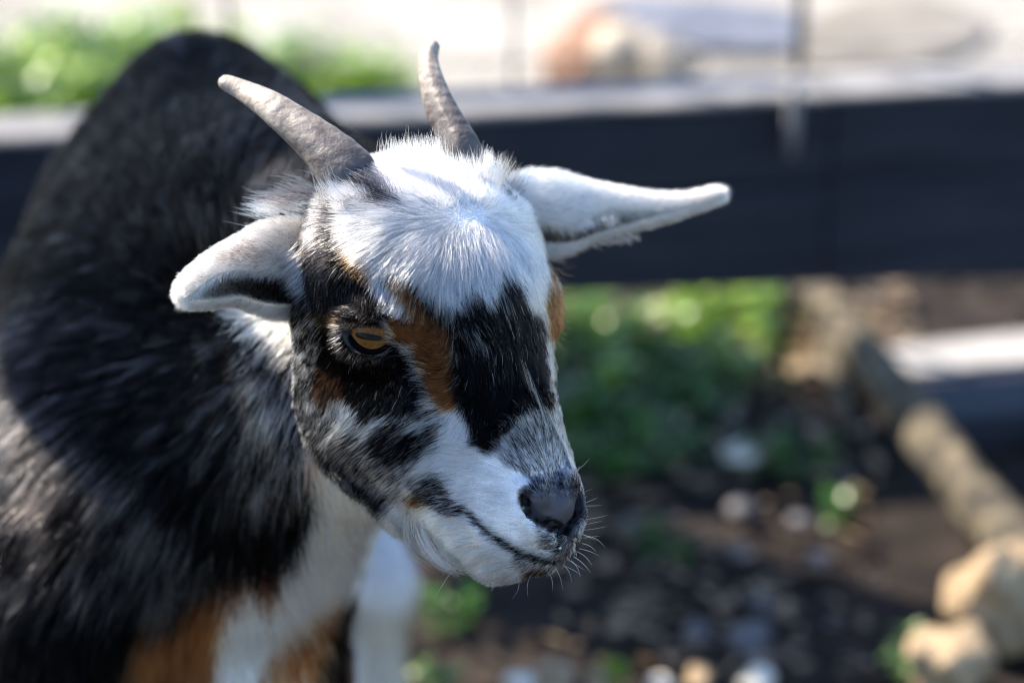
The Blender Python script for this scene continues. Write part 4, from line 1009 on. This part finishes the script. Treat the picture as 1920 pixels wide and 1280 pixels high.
stone('rock', 1960, 1200, (.040, .045, .034), M_TAN, 'tan rock cut off by the right edge', 'rock', 12, 'tan rocks', .15, 5, .36)
stone('rock', 1085, 178, (.050, .045, .050), M_ORANGE, 'rusty orange rock behind the fence, left of the cream ones', 'rock', 21, 'rocks behind the fence', .2, 4)
stone('rock', 1165, 180, (.050, .044, .054), M_BUFF, 'cream rock beside the rusty orange one', 'rock', 22, 'rocks behind the fence', .15, 4)
stone('rock', 1245, 185, (.055, .044, .050), M_BUFF, 'rightmost cream rock behind the fence', 'rock', 23, 'rocks behind the fence', .15, 4)
stone('rock', 1120, 120, (.042, .035, .040), M_ORANGE, 'rusty rock at the back of the pile beyond the fence', 'rock', 24, 'rocks behind the fence', .2, 4)
stone('rock', 1185, 118, (.040, .032, .030), M_GREY, 'dark grey rock at the back of the pile beyond the fence', 'rock', 25, 'rocks behind the fence', .2, 4)
stone('yard_patch', 1365, 70, (.115, .20, .014), M_YARD_SHADOW, 'flat blue grey patch standing for a shadow on the gravel', 'slab', 31, None, .1, 4, .08)  # thin sheet coloured as a shadow lying on the gravel
stone('yard_patch', 1650, 75, (.135, .18, .013), M_BEIGE, 'beige slab lying flat on the gravel, right of the stake', 'slab', 32, None, .1, 4, .08)
PB = [(1392, 862, .017, M_CREAM, 'bright cream stone among the weeds'), (1440, 838, .011, M_TAN, 'small tan stone beside the bright cream one'), (1392, 965, .014, M_GREY, 'pale grey stone straight below the bright cream stone'),
      (1500, 985, .010, M_GREY, 'small grey stone on bare soil near the mossy branch'), (1390, 1045, .010, M_GREY, 'grey stone second below the bright cream stone'), (1430, 1145, .014, M_GREY, 'grey stone above the lowest flat one'), (1410, 1215, .019, M_GREY, 'flat grey stone lowest on the dark soil'),
      (1305, 1200, .013, M_GREY, 'round grey stone left of the lowest flat one'), (1180, 990, .009, M_GREY, 'small grey stone in front of the muzzle'), (1535, 1060, .011, M_GREY, 'grey stone on bare soil between goat and branch'), (1500, 700, .014, M_TAN, 'tan stone against the shaded side branch'),
      (1240, 620, .026, M_CREAM, 'pale stone in sun under the dark boards'), (1040, 1285, .018, M_TAN, 'sunlit tan stone at the bottom, right of the white leg'), (975, 1290, .013, M_CREAM, 'sunlit cream pebble at the bottom, nearest the white leg'), (1310, 1282, .013, M_TAN, 'sunlit pebble at the bottom middle'), (1240, 1290, .010, M_CREAM, 'tiny sunlit pebble at the bottom middle'),
      (1420, 1290, .015, M_CREAM, 'sunlit cream stone at the bottom near the rocks'), (1120, 1290, .011, M_TAN, 'tan pebble at the bottom beside a green sprig'), (1590, 905, .009, M_GREY, 'grey pebble close beside the mossy branch'), (1270, 880, .009, M_TAN, 'little tan pebble left of the bright cream stone'), (1530, 820, .010, M_TAN, 'tan pebble under the shaded side branch')]
for i, (x, y, r, m_, lb) in enumerate(PB): stone('stone', x, y, (r * 1.1, r, r * .62), m_, lb, 'stone', 60 + i, 'stones on the soil', .25, 3, .2)
# loose grit over the soil and gravel
rs = np.random.default_rng(5); bm = bmesh.new()
base = bmesh.new(); bmesh.ops.create_icosphere(base, subdivisions=1, radius=1); bv = np.array([v.co[:] for v in base.verts]); bf = [[q.index for q in f.verts] for f in base.faces]; base.free()
def scatter(name, pts, rmin, rmax, m, seed):
    rs = np.random.default_rng(seed); n = len(pts); r = rmin + (rmax - rmin) * rs.random(n) ** 2.5; V_ = bv[None] * (1 + rs.normal(0, .18, (n, len(bv), 1))) * (r[:, None] * np.stack([rs.uniform(.8, 1.3, n), rs.uniform(.8, 1.3, n), rs.uniform(.4, .8, n)], 1))[:, None] + np.array(pts)[:, None]
    F_ = (np.array(bf)[None] + (np.arange(n) * len(bv))[:, None, None]).reshape(-1, 3); o = mesh_obj(name, V_.reshape(-1, 3), F_, m); tag(o, kind='stuff'); return o
pts = [(x, y, ground_h(x, y) - .006) for x, y in zip(rs.uniform(-.25, .65, 1500), rs.uniform(1.35, 2.3, 1500))]
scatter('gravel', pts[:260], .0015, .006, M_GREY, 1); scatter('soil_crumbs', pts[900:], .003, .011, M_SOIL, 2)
pts = [fp(s, t, .006) for s, t in zip(rs.uniform(-1.2, 1.4, 1600), rs.uniform(.3, 1.6, 1600))]
scatter('gravel', pts, .002, .008, M_CREAM, 3)

# ---- green plants
def leaf_mat(name, c0, c1):
    m = bpy.data.materials.new(name); m.use_nodes = True; t = m.node_tree; N = t.nodes; b = N['Principled BSDF']; out = N['Material Output']
    oi_ = N.new('ShaderNodeAttribute'); oi_.attribute_name = 'tone'
    cr = N.new('ShaderNodeValToRGB'); e = cr.color_ramp.elements; e[0].position = 0; e[0].color = (*c0, 1); e[1].position = 1; e[1].color = (*c1, 1)
    t.links.new(oi_.outputs['Fac'], cr.inputs[0]); t.links.new(cr.outputs[0], b.inputs['Base Color']); b.inputs['Roughness'].default_value = .35
    tr = N.new('ShaderNodeBsdfTranslucent'); mx = N.new('ShaderNodeMixShader'); mx.inputs[0].default_value = .35
    hs = N.new('ShaderNodeHueSaturation'); hs.inputs['Value'].default_value = 1.8; hs.inputs['Hue'].default_value = .485; t.links.new(cr.outputs[0], hs.inputs['Color']); t.links.new(hs.outputs[0], tr.inputs[0])
    t.links.new(b.outputs[0], mx.inputs[1]); t.links.new(tr.outputs[0], mx.inputs[2]); t.links.new(mx.outputs[0], out.inputs[0]); return m
M_LEAF = leaf_mat('fresh_leaf', (.05, .15, .010), (.28, .42, .03)); M_LEAF2 = leaf_mat('dark_leaf', (.014, .065, .008), (.06, .17, .015))
M_LEAF3 = leaf_mat('pale_leaf', (.05, .13, .03), (.22, .33, .11))
def plant(name, base, h, rad, n, size, m, label, cat, seed, group=None, kind=None, part=True):
    """a low herb: stems from one root, each with leaves"""
    rs = np.random.default_rng(seed); V_, F_, tn = [], [], []; SV, SF = [], []
    root = empty(name, tuple(base)) if part else None
    k_ = 0
    while k_ < n:
        a = rs.uniform(0, 6.28); rr = rad * math.sqrt(rs.random()); hh = h * (1 - .45 * (rr / rad) ** 2) * rs.uniform(.45, 1.05)
        tip = np.array([base[0] + rr * math.cos(a), base[1] + rr * math.sin(a), base[2] + hh]); b0 = np.array(base) + np.array([math.cos(a), math.sin(a), 0]) * rr * .45
        sp = catmull([b0, (b0 + tip) / 2 + rs.normal(0, .006, 3), tip], 6); v, f = tube(sp, np.linspace(.0014, .0006, 6), 5); o0 = len(SV); SV += list(v); SF += [tuple(q + o0 for q in ff) for ff in f]
        for q in range(rs.integers(3, 6)):
            u = rs.uniform(.35, 1.0); c = sp[min(5, int(u * 5))]; az = rs.uniform(0, 6.28); el = rs.uniform(-.3, .7); L = size * rs.uniform(.6, 1.25); wd = L * rs.uniform(.35, .5)
            d = np.array([math.cos(az) * math.cos(el), math.sin(az) * math.cos(el), math.sin(el)]); sd_ = nrm(np.cross(d, [0, 0, 1.])); sd_ = nrm(sd_ + rs.normal(0, .35, 3)); nn = np.cross(sd_, d)
            o0 = len(V_); 
            for (al, ww, zz) in ((0, 0, 0), (.25, .8, .06), (.55, 1, .08), (.8, .6, .03), (1, 0, -.08)):
                for sgn in ((-1, 1) if ww else (0,)): V_.append(c + d * L * al + sd_ * wd * ww * sgn * .5 + nn * L * (zz + (.06 if sgn else 0)))
            F_ += [(o0, o0 + 1, o0 + 2), (o0 + 1, o0 + 3, o0 + 4, o0 + 2), (o0 + 3, o0 + 5, o0 + 6, o0 + 4), (o0 + 5, o0 + 7, o0 + 6)]; tn += [rs.random()] * 8; k_ += 1
    lo = mesh_obj('leaves' if part else name, V_, F_, m, root); at_ = lo.data.attributes.new('tone', 'FLOAT', 'POINT'); at_.data.foreach_set('value', np.array(tn, np.float32))
    if part: so = mesh_obj('stems', SV, SF, m, root); a2 = so.data.attributes.new('tone', 'FLOAT', 'POINT'); a2.data.foreach_set('value', np.full(len(SV), .5, np.float32))
    return tag(root if part else lo, label, cat, group, kind)
gp = 'weeds along the boards'
for i, (x, y, h, r, n, sz, m_, lb) in enumerate([
    (1085, 640, .055, .070, 76, .026, M_LEAF, 'fresh green weed clump beside the goat\'s cheek, under the boards'), (1175, 700, .050, .065, 70, .024, M_LEAF2, 'dark green weed clump in front of the sunlit ones'), (1290, 600, .060, .060, 64, .024, M_LEAF, 'bright weed clump in the sun below the middle of the boards'),
    (1370, 640, .060, .070, 76, .026, M_LEAF, 'bright green weed clump left of the branch top'), (1440, 600, .050, .055, 90, .024, M_LEAF3, 'yellowish weed clump against the top of the branch'), (1340, 740, .045, .075, 70, .022, M_LEAF2, 'dark weed clump right of the shaded hollow'),
    (1180, 850, .040, .080, 120, .022, M_LEAF2, 'dark creeping weed between muzzle and cream stone'), (1080, 780, .050, .060, 90, .022, M_LEAF2, 'dark weed clump next to the nose bridge'), (1230, 1030, .022, .030, 34, .018, M_LEAF2, 'small dark sprig on bare soil right of the muzzle'), (1580, 960, .022, .025, 24, .018, M_LEAF2, 'small sprig beside the branch'),
    (860, 1170, .030, .030, 34, .018, M_LEAF2, 'small sprig below the goat\'s beard'), (1150, 1285, .020, .018, 24, .014, M_LEAF, 'bright sprig at the bottom below the muzzle'), (1690, 1260, .022, .022, 30, .016, M_LEAF3, 'pale sprig against the tan rocks'), (820, 1285, .018, .022, 24, .014, M_LEAF3, 'pale sprig at the bottom beside the white leg'), (1460, 870, .030, .045, 60, .018, M_LEAF2, 'dark weed right of the bright cream stone'),
    (1130, 745, .075, .022, 16, .024, M_LEAF, 'single tall bright sprig beside the nose bridge'), (1100, 600, .085, .05, 26, .026, M_LEAF3, 'tall pale weed nearest the far eye'), (1215, 655, .075, .03, 26, .024, M_LEAF, 'tall bright sprig left of the pale stone'), (1390, 700, .075, .035, 34, .022, M_LEAF3, 'tall yellowish sprig left of the shaded side branch')]):
    plant('weed', G(x, y), h, r, n, sz, m_, lb, 'weed', 200 + i, gp)
gp = 'leafy herbs behind the boards'
for i, (x, y, h, r, n, sz, m_, lb) in enumerate([
    (-60, 250, .14, .13, 200, .036, M_LEAF3, 'pale leafy herb cut off by the left edge'), (70, 230, .15, .13, 260, .038, M_LEAF, 'fresh green leafy herb at the far left behind the boards'), (180, 180, .13, .13, 240, .036, M_LEAF3, 'pale green herb left of the goat\'s back'),
    (300, 150, .12, .12, 200, .034, M_LEAF, 'green herb right behind the goat\'s back'), (500, 170, .10, .12, 160, .034, M_LEAF3, 'pale herb mostly hidden by the goat\'s back'), (620, 175, .085, .10, 150, .032, M_LEAF, 'green herb between the goat\'s back and the horn'), (690, 190, .05, .07, 80, .028, M_LEAF, 'low end of the herbs left of the upright horn')]):
    plant('herb', G(x, y), h, r, n, sz, m_, lb, 'herb', 300 + i, gp)
# sparse leaves and dry litter on the soil: too many to count
rs = np.random.default_rng(77)
def litter(name, n, box, size, m, seed):
    rs = np.random.default_rng(seed); V_, F_, tn = [], [], []
    for _ in range(n):
        g = G(rs.uniform(box[0], box[2]), rs.uniform(box[1], box[3])); a = rs.uniform(0, 6.28); L = size * rs.uniform(.5, 1.3); d = np.array([math.cos(a), math.sin(a), rs.uniform(-.2, .5)]); s_ = nrm(np.cross(d, [rs.normal(0, .3), rs.normal(0, .3), 1])) * L * .25
        c = g + np.array([0, 0, .006 + rs.random() * .008]); o0 = len(V_); V_ += [c - d * L / 2, c + s_, c + d * L / 2, c - s_]; F_.append((o0, o0 + 1, o0 + 2, o0 + 3)); tn += [rs.random()] * 4
    o = mesh_obj(name, V_, F_, m); at_ = o.data.attributes.new('tone', 'FLOAT', 'POINT'); at_.data.foreach_set('value', np.array(tn, np.float32)); return tag(o, kind='stuff')
M_DRY = leaf_mat('dry_leaf', (.10, .06, .03), (.34, .25, .14))
litter('leaf_litter', 330, (1040, 560, 1650, 1290), .020, M_DRY, 4); litter('leaf_litter', 160, (1380, 540, 1700, 680), .026, M_DRY, 6)
litter('clover', 260, (1040, 600, 1500, 900), .016, M_LEAF2, 5)

# ---- added unseen panels, outlines cut to shade the goat's back and the soil
UU = np.cross([0, 0, 1.], np.array(SUN_DIR)); UU = UU / np.linalg.norm(UU); VV = np.cross(np.array(SUN_DIR), UU); SS = np.array(SUN_DIR)
def on_plane(u, v, z):
    p0 = UU * u + VV * v; t = (z - p0[2]) / SS[2]; return p0 + SS * t
M_SHADE_PANEL = noise_mat('shade_panel_grey', [(.10, .10, .10), (.16, .15, .15)], 8, 6, .6, .3, .003, .3)
def panel(name, uv, z, parent, n=8):
    top = [on_plane(u, v, z) for u, v in uv]; k_ = len(top); V_ = [tuple(q) for q in top] + [(q[0], q[1], q[2] - .02) for q in top]
    F_ = [tuple(range(k_)), tuple(range(k_, 2 * k_))[::-1]] + [(i, i + k_, (i + 1) % k_ + k_, (i + 1) % k_) for i in range(k_)]
    return mesh_obj(name, V_, F_, M_SHADE_PANEL, parent, False)
RZ = 1.30
sh = empty('shade_caster', (-1.25, 2.0, 0)); tag(sh, 'added unseen panels that shade the goat and the soil', 'shade_caster')
panel('shade_panel', [(-.738, -.045), (-.741, -.10), (-.744, -.145), (-.750, -.163), (-.757, -.175), (-.770, -.187), (-.80, -.203), (-.85, -.231), (-.90, -.262), (-.98, -.295), (-1.1, -.32), (-1.25, -.32), (-1.25, -.045)], RZ, sh)
panel('shade_panel', [(-1.395, -.385), (-1.395, -.655), (-1.53, -.655), (-1.53, -.98), (-1.89, -.98), (-1.89, -.375), (-1.60, -.625), (-1.60, -.385)], RZ - .10, sh)
